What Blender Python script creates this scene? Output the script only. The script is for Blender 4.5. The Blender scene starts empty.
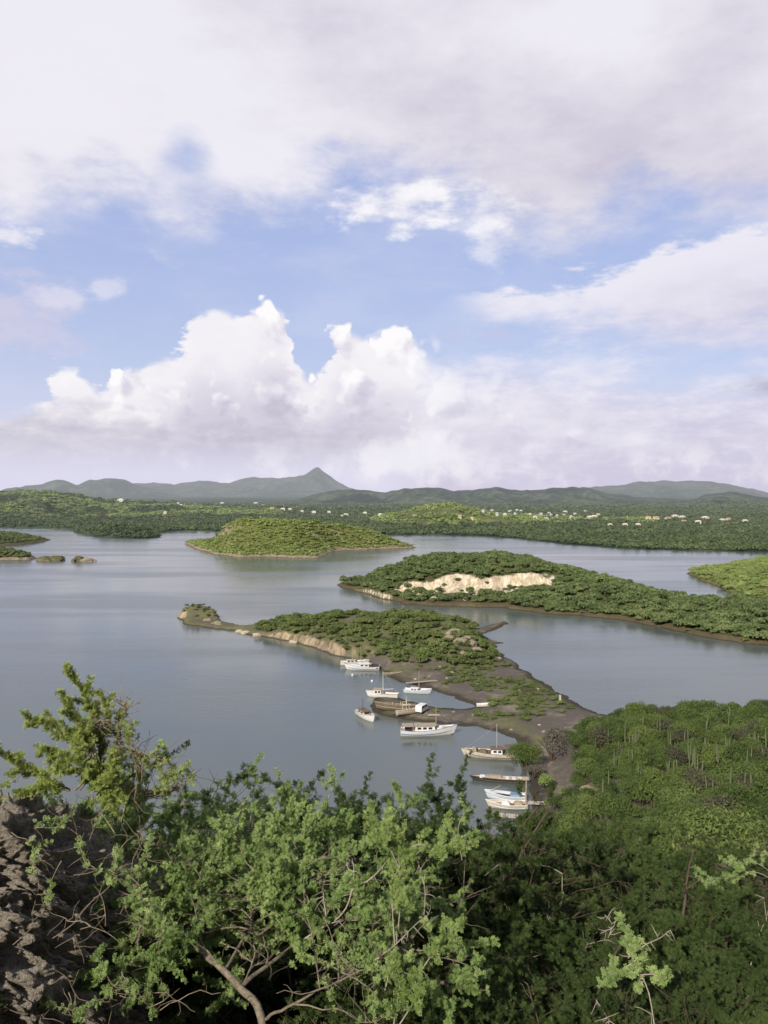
import bpy, math, random
import numpy as np
from mathutils import Vector, Matrix
R = math.radians
rng = np.random.default_rng(7)
random.seed(7)
scene = bpy.context.scene
col = scene.collection

# ------------------------------------------------------------------ camera
F = 769.0; CAMZ = 50.0; YH = 495.0
PITCH = math.atan((512 - YH) / F)
cam_d = bpy.data.cameras.new('camera'); cam = bpy.data.objects.new('camera', cam_d); col.objects.link(cam)
cam_d.sensor_fit = 'HORIZONTAL'; cam_d.sensor_width = 36.0; cam_d.lens = 36.0 * F / 768.0
cam_d.clip_start = 0.1; cam_d.clip_end = 90000
cam.location = (0, 0, CAMZ); cam.rotation_euler = (math.pi / 2 - PITCH, 0, 0)
scene.camera = cam
_c, _s = math.cos(PITCH), math.sin(PITCH)
def ray(px, py):
    a = (px - 384) / F; b = (512 - py) / F
    d = np.array([a, _c + b * _s, -_s + b * _c]); return d / d[1]
def P(px, py, Y):
    d = ray(px, py) * Y; return np.array([d[0], d[1], d[2] + CAMZ])
def G(px, py, z=0.0):
    d = ray(px, py); t = (z - CAMZ) / d[2]; return np.array([d[0] * t, d[1] * t, z])
def proj(x, y, z):
    dz = z - CAMZ; f = y * _c - dz * _s; u = y * _s + dz * _c
    return 384 + F * x / f, 512 - F * u / f

# ------------------------------------------------------------------ numpy noise
def _hash(ix, iy, seed):
    h = (ix.astype(np.int64) * 374761393 + iy.astype(np.int64) * 668265263 + seed * 982451653) & 0x7fffffff
    h = ((h ^ (h >> 13)) * 1274126177) & 0x7fffffff
    return ((h ^ (h >> 16)) & 0xffff) / 65535.0
def vnoise(x, y, seed=0):
    x = np.asarray(x, float); y = np.asarray(y, float)
    ix = np.floor(x); iy = np.floor(y); fx = x - ix; fy = y - iy
    fx = fx * fx * (3 - 2 * fx); fy = fy * fy * (3 - 2 * fy)
    a = _hash(ix, iy, seed); b = _hash(ix + 1, iy, seed); c = _hash(ix, iy + 1, seed); d = _hash(ix + 1, iy + 1, seed)
    return (a * (1 - fx) + b * fx) * (1 - fy) + (c * (1 - fx) + d * fx) * fy
def fbm(x, y, seed=0, oct=4):
    s = 0; a = 0.5; t = 0
    for o in range(oct):
        s = s + a * vnoise(np.asarray(x) * 2 ** o, np.asarray(y) * 2 ** o, seed + o * 17); t += a; a *= 0.5
    return s / t
def sstep(a, b, x):
    t = np.clip((x - a) / (b - a), 0, 1); return t * t * (3 - 2 * t)
def sdist(X, Y, poly):
    poly = np.asarray(poly)[:, :2]; X = np.asarray(X, float); Y = np.asarray(Y, float)
    inside = np.zeros(X.shape, bool); best = np.full(X.shape, 1e18); n = len(poly)
    for i in range(n):
        x0, y0 = poly[i]; x1, y1 = poly[(i + 1) % n]
        dx, dy = x1 - x0, y1 - y0; L = dx * dx + dy * dy + 1e-12
        t = np.clip(((X - x0) * dx + (Y - y0) * dy) / L, 0, 1)
        best = np.minimum(best, (X - x0 - t * dx) ** 2 + (Y - y0 - t * dy) ** 2)
        if y0 != y1:
            c = ((y0 > Y) != (y1 > Y)) & (X < (x1 - x0) * (Y - y0) / (y1 - y0) + x0); inside ^= c
    d = np.sqrt(best); return np.where(inside, d, -d)

# ------------------------------------------------------------------ mesh helpers
def mesh_arrays(name, verts, faces, smooth=False, attr=None):
    """faces: (m,k) int array"""
    verts = np.asarray(verts, np.float32); faces = np.asarray(faces, np.int32); k = faces.shape[1]; m = len(faces)
    me = bpy.data.meshes.new(name)
    me.vertices.add(len(verts)); me.vertices.foreach_set('co', verts.ravel())
    me.loops.add(m * k); me.loops.foreach_set('vertex_index', faces.ravel())
    me.polygons.add(m); me.polygons.foreach_set('loop_start', np.arange(0, m * k, k, dtype=np.int32))
    me.polygons.foreach_set('use_smooth', np.full(m, smooth, bool))
    if attr is not None:
        for an, av in attr.items():
            a = me.attributes.new(an, 'FLOAT', 'POINT'); a.data.foreach_set('value', np.asarray(av, np.float32))
    me.update(calc_edges=True); me.validate()
    return me
def tag(o, label=None, cat=None, group=None, kind=None):
    if label: o['label'] = label
    if cat: o['category'] = cat
    if group: o['group'] = group
    if kind: o['kind'] = kind
    return o
def link(name, me, mat=None, parent=None, loc=(0, 0, 0), rz=0.0):
    o = bpy.data.objects.new(name, me)
    if mat is not None and me is not None and not me.materials: me.materials.append(mat)
    col.objects.link(o); o.location = loc; o.rotation_euler = (0, 0, rz)
    if parent: o.parent = parent
    return o
def empty(name, label, cat, loc=(0, 0, 0), rz=0.0, group=None):
    o = bpy.data.objects.new(name, None); col.objects.link(o); o.location = loc; o.rotation_euler = (0, 0, rz)
    o.empty_display_size = 0.2
    return tag(o, label, cat, group)
def copy_tree(o, parent=None):
    c = o.copy(); col.objects.link(c)
    if parent: c.parent = parent
    for ch in list(o.children): copy_tree(ch, c)
    return c
class MB:
    """collects simple shapes into one mesh"""
    def __init__(s): s.v = []; s.f = []; s.n = 0
    def add(s, v, f):
        v = [tuple(map(float, p)) for p in v]
        s.v += v; s.f += [tuple(i + s.n for i in q) for q in f]; s.n += len(v); return s
    def box(s, x0, x1, y0, y1, z0, z1, taper=1.0):
        cx, cy = (x0 + x1) / 2, (y0 + y1) / 2; a, b = (x1 - x0) / 2, (y1 - y0) / 2; t = taper
        v = [(cx - a, cy - b, z0), (cx + a, cy - b, z0), (cx + a, cy + b, z0), (cx - a, cy + b, z0),
             (cx - a * t, cy - b * t, z1), (cx + a * t, cy - b * t, z1), (cx + a * t, cy + b * t, z1), (cx - a * t, cy + b * t, z1)]
        return s.add(v, [(0, 3, 2, 1), (4, 5, 6, 7), (0, 1, 5, 4), (1, 2, 6, 5), (2, 3, 7, 6), (3, 0, 4, 7)])
    def tube(s, pts, r, seg=6):
        v, f = tube_arrays(pts, r, seg); return s.add(v, [tuple(q) for q in f])
    def build(s, name, mat, parent=None, smooth=False, bevel=0.0, label=None):
        me = bpy.data.meshes.new(name); me.from_pydata(s.v, [], s.f); me.update()
        if smooth: me.polygons.foreach_set('use_smooth', [True] * len(me.polygons))
        o = link(name, me, mat, parent)
        if bevel:
            m = o.modifiers.new('bevel', 'BEVEL'); m.width = bevel; m.segments = 2
        if label: o['label'] = label
        return o
def tube_arrays(pts, rad, seg=6):
    pts = np.asarray(pts, float); n = len(pts)
    rad = np.broadcast_to(np.asarray(rad, float), (n,))
    t = np.gradient(pts, axis=0); t /= np.linalg.norm(t, axis=1)[:, None] + 1e-9
    ref = np.array([0, 0, 1.0]) if abs(t[0][2]) < 0.9 else np.array([1.0, 0, 0])
    a = np.cross(t, ref); a /= np.linalg.norm(a, axis=1)[:, None] + 1e-9; b = np.cross(t, a)
    th = np.linspace(0, 2 * np.pi, seg, endpoint=False)
    ring = a[:, None, :] * np.cos(th)[None, :, None] + b[:, None, :] * np.sin(th)[None, :, None]
    v = (pts[:, None, :] + ring * rad[:, None, None]).reshape(-1, 3)
    i = np.arange(n - 1)[:, None] * seg; j = np.arange(seg)[None, :]; jn = (j + 1) % seg
    f = np.stack([i + j, i + jn, i + seg + jn, i + seg + j], -1).reshape(-1, 4)
    return v, f
class Acc:
    """accumulates numpy quads"""
    def __init__(s): s.v = []; s.f = []; s.n = 0
    def add(s, v, f):
        if len(v) == 0: return
        s.v.append(np.asarray(v, np.float32)); s.f.append(np.asarray(f, np.int32) + s.n); s.n += len(v)
    def mesh(s, name, smooth=False):
        return mesh_arrays(name, np.concatenate(s.v), np.concatenate(s.f), smooth)

# ------------------------------------------------------------------ node helpers
class Nd:
    def __init__(s, nt): s.nt = nt
    def new(s, t, **kw):
        n = s.nt.nodes.new(t)
        for k, v in kw.items(): setattr(n, k, v)
        return n
    def set(s, sock, v):
        if hasattr(v, 'is_output'): s.nt.links.new(v, sock)
        elif hasattr(v, 'k'): s.nt.links.new(v.k, sock)
        else:
            try: sock.default_value = v
            except Exception: sock.default_value = (*v, 1.0)
    def m(s, op, a, b=0.0, c=None, clamp=False):
        n = s.new('ShaderNodeMath', operation=op); n.use_clamp = clamp
        s.set(n.inputs[0], a); s.set(n.inputs[1], b)
        if c is not None: s.set(n.inputs[2], c)
        return X_(s, n.outputs[0])
    def ss(s, a, b, x):     # smoothstep remap
        n = s.new('ShaderNodeMapRange', interpolation_type='SMOOTHSTEP'); n.clamp = True
        s.set(n.inputs['Value'], x); s.set(n.inputs['From Min'], a); s.set(n.inputs['From Max'], b)
        return X_(s, n.outputs[0])
    def lin(s, a, b, x, lo=0.0, hi=1.0):
        n = s.new('ShaderNodeMapRange'); n.clamp = True
        s.set(n.inputs['Value'], x); s.set(n.inputs['From Min'], a); s.set(n.inputs['From Max'], b)
        s.set(n.inputs['To Min'], lo); s.set(n.inputs['To Max'], hi)
        return X_(s, n.outputs[0])
    def noise(s, vec, scale, detail=4, rough=0.55, dist=0.0, lac=2.0):
        n = s.new('ShaderNodeTexNoise'); n.noise_dimensions = '3D'
        if vec is not None: s.set(n.inputs['Vector'], vec)
        n.inputs['Scale'].default_value = scale; n.inputs['Detail'].default_value = detail
        n.inputs['Roughness'].default_value = rough; n.inputs['Distortion'].default_value = dist; n.inputs['Lacunarity'].default_value = lac
        return X_(s, n.outputs[0])
    def voro(s, vec, scale, detail=0, rough=0.5, smooth=None, feature='F1'):
        n = s.new('ShaderNodeTexVoronoi', feature=('SMOOTH_F1' if smooth is not None else feature))
        if vec is not None: s.set(n.inputs['Vector'], vec)
        n.inputs['Scale'].default_value = scale
        n.inputs['Detail'].default_value = detail; n.inputs['Roughness'].default_value = rough
        if smooth is not None: n.inputs['Smoothness'].default_value = smooth
        return X_(s, n.outputs[0])
    def mix(s, f, a, b, blend='MIX'):
        n = s.new('ShaderNodeMix', data_type='RGBA', blend_type=blend)
        s.set(n.inputs[0], f); s.set(n.inputs[6], a); s.set(n.inputs[7], b)
        return X_(s, n.outputs[2])
    def vmul(s, vec, xyz):
        n = s.new('ShaderNodeVectorMath', operation='MULTIPLY'); s.set(n.inputs[0], vec); n.inputs[1].default_value = xyz
        return X_(s, n.outputs[0])
    def vadd(s, vec, xyz):
        n = s.new('ShaderNodeVectorMath', operation='ADD'); s.set(n.inputs[0], vec); s.set(n.inputs[1], xyz)
        return X_(s, n.outputs[0])
    def ramp(s, f, stops, interp='LINEAR'):
        n = s.new('ShaderNodeValToRGB'); s.set(n.inputs[0], f); cr = n.color_ramp; cr.interpolation = interp
        while len(cr.elements) > 1: cr.elements.remove(cr.elements[-1])
        cr.elements[0].position = stops[0][0]; cr.elements[0].color = (*stops[0][1], 1)
        for p, c in stops[1:]:
            e = cr.elements.new(p); e.color = (*c, 1)
        return X_(s, n.outputs[0])
    def curve(s, x, pts, x0, x1, y0, y1):
        """piecewise linear function of x through pts, as a float curve"""
        n = s.new('ShaderNodeFloatCurve')
        xn = s.lin(x0, x1, x); s.set(n.inputs['Value'], xn)
        cv = n.mapping.curves[0]
        q = [((a - x0) / (x1 - x0), (b - y0) / (y1 - y0)) for a, b in pts]
        cv.points[0].location = q[0]; cv.points[1].location = q[-1]
        for a, b in q[1:-1]: cv.points.new(a, b)
        n.mapping.update()
        return s.lin(0, 1, X_(s, n.outputs[0]), y0, y1)
class X_:
    def __init__(s, nd, k): s.nd = nd; s.k = k
    def __add__(s, o): return s.nd.m('ADD', s, o)
    __radd__ = __add__
    def __mul__(s, o): return s.nd.m('MULTIPLY', s, o)
    __rmul__ = __mul__
    def __sub__(s, o): return s.nd.m('SUBTRACT', s, o)
    def __rsub__(s, o): return s.nd.m('SUBTRACT', o, s)
    def __truediv__(s, o): return s.nd.m('DIVIDE', s, o)
    def clamp(s): return s.nd.m('ADD', s, 0.0, clamp=True)
def newmat(name):
    m = bpy.data.materials.new(name); m.use_nodes = True; nt = m.node_tree; nt.nodes.clear()
    d = Nd(nt); out = d.new('ShaderNodeOutputMaterial'); return m, d, out
def bsdf(d, color, rough=0.85, spec=0.2, normal=None):
    b = d.new('ShaderNodeBsdfPrincipled'); d.set(b.inputs['Base Color'], color); d.set(b.inputs['Roughness'], rough)
    b.inputs['Specular IOR Level'].default_value = spec
    if normal is not None: d.set(b.inputs['Normal'], normal)
    return b
def bump(d, h, strength=0.5, dist=0.1):
    b = d.new('ShaderNodeBump'); d.set(b.inputs['Height'], h); b.inputs['Strength'].default_value = strength
    b.inputs['Distance'].default_value = dist; return X_(d, b.outputs[0])
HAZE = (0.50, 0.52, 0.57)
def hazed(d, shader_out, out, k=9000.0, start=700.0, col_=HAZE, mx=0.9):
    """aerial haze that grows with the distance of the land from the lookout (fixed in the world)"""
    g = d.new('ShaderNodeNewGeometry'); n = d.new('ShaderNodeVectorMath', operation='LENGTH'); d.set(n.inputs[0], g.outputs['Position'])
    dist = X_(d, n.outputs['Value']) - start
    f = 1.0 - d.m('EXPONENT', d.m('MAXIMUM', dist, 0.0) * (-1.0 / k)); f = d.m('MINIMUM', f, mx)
    e = d.new('ShaderNodeEmission'); e.inputs[0].default_value = (*col_, 1); e.inputs[1].default_value = 0.85  # haze painted as a pale glow mixed into the surface
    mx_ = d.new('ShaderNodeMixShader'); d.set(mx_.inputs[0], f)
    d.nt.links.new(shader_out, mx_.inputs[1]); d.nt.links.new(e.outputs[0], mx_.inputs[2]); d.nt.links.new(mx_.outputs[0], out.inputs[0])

# ------------------------------------------------------------------ materials
def simple(name, c, rough=0.6, spec=0.3, var=0.15, scale=3.0, dirt=None):
    m, d, out = newmat(name)
    tc = d.new('ShaderNodeTexCoord'); n = d.noise(tc.outputs['Object'], scale, 5, 0.65)
    f = d.lin(0.3, 0.7, n)
    dk = dirt if dirt else tuple(x * (1 - var * 2) for x in c)
    cc = d.mix(f, dk, c)
    b = bsdf(d, cc, rough, spec); d.nt.links.new(b.outputs[0], out.inputs[0]); return m
def leafmat(name, dark, mid, light, trans=0.3, haze=False, rough=0.6, spec=0.15, big=0.0, dry=None):
    m, d, out = newmat(name)
    g = d.new('ShaderNodeNewGeometry'); r = X_(d, g.outputs['Random Per Island'])
    oi = d.new('ShaderNodeObjectInfo')
    base = r * 0.6
    if big:
        base = r * 0.32 + d.lin(0.32, 0.68, d.noise(g.outputs['Position'], big, 2, 0.5)) * 0.5 + d.lin(0.3, 0.7, d.noise(g.outputs['Position'], big * .22, 3, 0.6)) * 0.2
    else:
        base = base + X_(d, oi.outputs['Random']) * 0.4
    c = d.ramp(base.clamp(), ([(0.0, dry)] if dry else []) + [(0.16 if dry else 0.0, dark), (0.5, mid), (1.0, light)])
    b = bsdf(d, c, rough, spec)
    t = d.new('ShaderNodeBsdfTranslucent'); d.set(t.inputs[0], d.mix(0.5, c, light))
    mx = d.new('ShaderNodeMixShader'); mx.inputs[0].default_value = trans
    d.nt.links.new(b.outputs[0], mx.inputs[1]); d.nt.links.new(t.outputs[0], mx.inputs[2])
    if haze: hazed(d, mx.outputs[0], out)
    else: d.nt.links.new(mx.outputs[0], out.inputs[0])
    return m
M = {}
M['leaf_near'] = leafmat('leaf_near', (0.095, 0.155, 0.045), (0.235, 0.35, 0.115), (0.46, 0.57, 0.235), 0.33, big=3.2)
M['leaf_shrub'] = leafmat('leaf_shrub', (0.188, 0.250, 0.062), (0.312, 0.394, 0.112), (0.463, 0.500, 0.188), 0.35)
M['leaf_dark'] = leafmat('leaf_dark', (0.028, 0.050, 0.014), (0.062, 0.10, 0.030), (0.12, 0.165, 0.05), 0.3, big=1.6)
M['leaf_slope'] = leafmat('leaf_slope', (0.050, 0.081, 0.025), (0.100, 0.150, 0.045), (0.175, 0.231, 0.075), 0.3, big=0.16, dry=(0.075, 0.075, 0.040))
M['leaf_slope_light'] = leafmat('leaf_slope_light', (0.086, 0.127, 0.034), (0.144, 0.201, 0.057), (0.230, 0.287, 0.098), 0.3)
M['leaf_dry'] = leafmat('leaf_dry', (0.065, 0.066, 0.042), (0.10, 0.10, 0.062), (0.15, 0.15, 0.095), 0.2)
M['leaf_head'] = leafmat('leaf_head', (0.088, 0.128, 0.044), (0.152, 0.202, 0.07), (0.27, 0.315, 0.12), 0.25, big=0.22, dry=(0.12, 0.105, 0.072))
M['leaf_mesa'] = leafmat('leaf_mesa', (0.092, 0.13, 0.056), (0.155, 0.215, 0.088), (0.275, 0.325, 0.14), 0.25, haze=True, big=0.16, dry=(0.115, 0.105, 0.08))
M['leaf_painted_sun'] = leafmat('leaf_painted_sun', (0.16, 0.225, 0.075), (0.265, 0.35, 0.12), (0.42, 0.48, 0.19), 0.25, haze=True, big=0.09)  # sunlight on the pale islands put into the base green
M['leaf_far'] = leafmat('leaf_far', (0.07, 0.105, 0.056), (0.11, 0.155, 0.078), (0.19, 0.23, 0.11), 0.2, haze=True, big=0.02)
M['leaf_grey'] = leafmat('leaf_grey', (0.10, 0.095, 0.075), (0.15, 0.14, 0.11), (0.21, 0.195, 0.16), 0.2)
M['leaf_bright'] = leafmat('leaf_bright', (0.14, 0.21, 0.055), (0.235, 0.335, 0.10), (0.40, 0.49, 0.19), 0.33, big=3.2)
M['bark'] = simple('bark', (0.31, 0.265, 0.205), 0.95, 0.05, 0.35, 26)
M['bark_dark'] = simple('bark_dark', (0.12, 0.095, 0.07), 0.9, 0.1, 0.25, 9)
M['twig_pale'] = simple('twig_pale', (0.46, 0.41, 0.35), 0.9, 0.1, 0.22, 20)
M['twig_brown'] = simple('twig_brown', (0.33, 0.27, 0.20), 0.9, 0.1, 0.25, 20)
M['cactus'] = simple('cactus', (0.17, 0.20, 0.11), 0.8, 0.15, 0.2, 2)
M['white_paint'] = simple('white_paint', (0.80, 0.80, 0.80), 0.4, 0.4, 0.06, 1.5)
M['blue_white'] = simple('blue_white', (0.62, 0.70, 0.80), 0.4, 0.4, 0.08, 1.5)
M['cream_paint'] = simple('cream_paint', (0.68, 0.64, 0.56), 0.6, 0.3, 0.15, 1.2)
M['blue_paint'] = simple('blue_paint', (0.12, 0.20, 0.38), 0.5, 0.3, 0.1, 2)
M['dark_paint'] = simple('dark_paint', (0.05, 0.045, 0.04), 0.7, 0.2, 0.15, 2)
M['tan_wood'] = simple('tan_wood', (0.46, 0.39, 0.30), 0.85, 0.15, 0.2, 2.5)
M['brown_wood'] = simple('brown_wood', (0.22, 0.18, 0.14), 0.9, 0.1, 0.25, 2.5)
M['pale_wood'] = simple('pale_wood', (0.58, 0.53, 0.45), 0.85, 0.15, 0.18, 2.5)
M['metal_grey'] = simple('metal_grey', (0.50, 0.50, 0.50), 0.5, 0.4, 0.1, 4)
M['window_glass'] = simple('window_glass', (0.03, 0.04, 0.055), 0.12, 0.6, 0.1, 2)
M['tarp_blue'] = simple('tarp_blue', (0.20, 0.30, 0.44), 0.6, 0.3, 0.15, 2)
M['rubber'] = simple('rubber', (0.02, 0.02, 0.02), 0.8, 0.2, 0.1, 4)
M['concrete'] = simple('concrete', (0.55, 0.52, 0.46), 0.85, 0.15, 0.12, 2)

def rockmat(name, dark, mid, light, scale=1.2, bs=0.6, bd=0.15, haze=False):
    m, d, out = newmat(name)
    g = d.new('ShaderNodeNewGeometry'); p = g.outputs['Position']
    n = d.noise(p, scale, 8, 0.68); v = d.voro(p, scale * 2.2, 3, 0.6)
    f = (n * 0.75 + v * 0.35).clamp()
    c = d.ramp(f, [(0.28, dark), (0.5, mid), (0.72, light)])
    h = d.noise(p, scale * 3, 8, 0.75) + v * 0.5
    b = bsdf(d, c, 0.95, 0.1, bump(d, h, bs, bd))
    if haze: hazed(d, b.outputs[0], out)
    else: d.nt.links.new(b.outputs[0], out.inputs[0])
    return m
M['rock'] = rockmat('rock', (0.10, 0.085, 0.065), (0.28, 0.24, 0.18), (0.48, 0.42, 0.33), 0.5, 0.6, 0.3)
M['rock_near'] = rockmat('rock_near', (0.038, 0.034, 0.031), (0.145, 0.13, 0.113), (0.46, 0.415, 0.35), 13.0, 1.0, 0.06)
M['rock_dull'] = rockmat('rock_dull', (0.07, 0.06, 0.045), (0.17, 0.145, 0.11), (0.32, 0.28, 0.21), 0.9, 0.8, 0.3)

def mossrock(name):
    m, d, out = newmat(name)
    g = d.new('ShaderNodeNewGeometry'); p = g.outputs['Position']; sx = d.new('ShaderNodeSeparateXYZ'); d.set(sx.inputs[0], g.outputs['Normal'])
    n = d.noise(p, .5, 7, .7); c = d.ramp(n, [(.35, (.10, .085, .06)), (.52, (.24, .20, .145)), (.68, (.40, .35, .26))])
    c = d.mix(d.ss(.15, .6, X_(d, sx.outputs[2]) + (n - .5) * 1.6), c, (.10, .115, .05))
    b = bsdf(d, c, .95, .1, bump(d, d.noise(p, 1.5, 7, .75), 1.0, .5)); hazed(d, b.outputs[0], out); return m
M['rock_moss'] = mossrock('rock_moss')
def groundmat(name, soil, soil2, grass, cliff_d, cliff_l, scale=0.08, haze=False, steep=(0.62, 0.80)):
    """earth on the flats, grass in patches, bare limestone on the steep faces, a dark wet band at the waterline"""
    m, d, out = newmat(name)
    g = d.new('ShaderNodeNewGeometry'); p = g.outputs['Position']
    sx = d.new('ShaderNodeSeparateXYZ'); d.set(sx.inputs[0], g.outputs['Normal']); nz = X_(d, sx.outputs[2])
    sp = d.new('ShaderNodeSeparateXYZ'); d.set(sp.inputs[0], p); z = X_(d, sp.outputs[2])
    n1 = d.noise(p, scale, 7, 0.65); n2 = d.noise(p, scale * 7, 6, 0.65)
    c = d.mix(d.ss(0.47, 0.66, n1 * 0.6 + n2 * 0.4), soil, soil2)
    at = d.new('ShaderNodeAttribute', attribute_name='green')
    c = d.mix((X_(d, at.outputs['Fac']) * d.ss(0.35, 0.6, n2 * 0.5 + n1 * 0.5)).clamp(), c, grass)
    pv = d.vmul(p, (1, 1, 0.35)); nc = d.noise(pv, scale * 5, 8, 0.7)
    cl = d.mix(d.ss(0.35, 0.65, nc), cliff_d, cliff_l)
    cl = d.mix(d.ss(.5, .68, d.noise(d.vmul(p, (1, 1, .08)), scale * 11, 5, .65)) * .5, cl, tuple(v * .42 for v in cliff_d))
    st = 1.0 - d.ss(steep[0], steep[1], nz + (n2 - 0.5) * 0.25)
    ac = d.new('ShaderNodeAttribute', attribute_name='bare')
    st = d.m('MAXIMUM', st, d.ss(0.35, 0.65, X_(d, ac.outputs['Fac']) + (n2 - 0.5) * 0.7))
    c = d.mix(st, c, cl)
    wet = 1.0 - d.ss(0.12, 0.45, z + (n2 - 0.5) * 0.4)
    c = d.mix(wet * 0.8, c, (0.045, 0.038, 0.03))
    h = d.noise(p, scale * 10, 8, 0.7)
    b = bsdf(d, c, 0.95, 0.1, bump(d, h, 0.7, 0.5))
    if haze: hazed(d, b.outputs[0], out)
    else: d.nt.links.new(b.outputs[0], out.inputs[0])
    return m
M['ground'] = groundmat('ground', (0.125, 0.112, 0.100), (0.27, 0.235, 0.185), (0.13, 0.145, 0.055), (0.16, 0.13, 0.095), (0.46, 0.38, 0.26))
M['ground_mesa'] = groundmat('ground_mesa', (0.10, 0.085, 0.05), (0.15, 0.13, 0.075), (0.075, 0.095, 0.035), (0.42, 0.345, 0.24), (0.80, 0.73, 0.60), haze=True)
M['ground_painted_sun'] = groundmat('ground_painted_sun', (0.15, 0.14, 0.06), (0.20, 0.18, 0.08), (0.14, 0.17, 0.05), (0.22, 0.18, 0.12), (0.40, 0.34, 0.25), haze=True)  # earth colour lightened to paint the islands as sunlit
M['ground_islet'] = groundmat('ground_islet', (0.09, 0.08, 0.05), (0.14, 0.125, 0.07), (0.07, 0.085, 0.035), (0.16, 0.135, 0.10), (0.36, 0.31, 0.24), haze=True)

def watermat():
    m, d, out = newmat('water')
    g = d.new('ShaderNodeNewGeometry'); p = g.outputs['Position']
    w = d.noise(d.vmul(p, (0.6, 1.0, 1)), 0.9, 5, 0.6); w2 = d.noise(d.vmul(p, (0.5, 1.0, 1)), 0.14, 4, 0.6)
    calm = d.ss(0.40, 0.62, d.noise(d.vmul(p, (0.35, 1.6, 1)), 0.012, 5, 0.6))
    h = w * 0.5 + w2 * 0.8
    b = d.new('ShaderNodeBump'); d.set(b.inputs['Height'], h); b.inputs['Distance'].default_value = 0.30
    d.set(b.inputs['Strength'], d.lin(0, 1, calm, 0.16, 0.36))
    pr = bsdf(d, (0.098, 0.122, 0.116), d.lin(0, 1, calm, 0.14, 0.24), 0.5, X_(d, b.outputs[0]))
    pr.inputs['IOR'].default_value = 1.5
    d.nt.links.new(pr.outputs[0], out.inputs[0]); return m
M['water'] = watermat()

def farmat():
    """far land: scrub and fields, with sun, shade and haze painted into the colour"""
    m, d, out = newmat('far_land')
    g = d.new('ShaderNodeNewGeometry'); p = g.outputs['Position']
    n1 = d.noise(p, 0.0025, 6, 0.6); n2 = d.noise(p, 0.02, 8, 0.7)
    at = d.new('ShaderNodeAttribute', attribute_name='painted_sun'); sun = X_(d, at.outputs['Fac'])
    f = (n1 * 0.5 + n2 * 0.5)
    dk = d.ramp(f, [(0.41, (0.016, 0.030, 0.024)), (0.5, (0.042, 0.066, 0.044)), (0.60, (0.11, 0.135, 0.08))])  # mottle contrast raised to suggest shading on the mountain folds
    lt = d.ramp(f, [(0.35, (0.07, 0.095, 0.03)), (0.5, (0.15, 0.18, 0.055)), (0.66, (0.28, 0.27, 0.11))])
    c = d.mix(sun, dk, lt)  # sunlit and cloud shaded land painted as pale and dark greens
    b = bsdf(d, c, 0.95, 0.05, bump(d, n2, 0.8, 12.0))
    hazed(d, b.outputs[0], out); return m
M['far'] = farmat()

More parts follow.
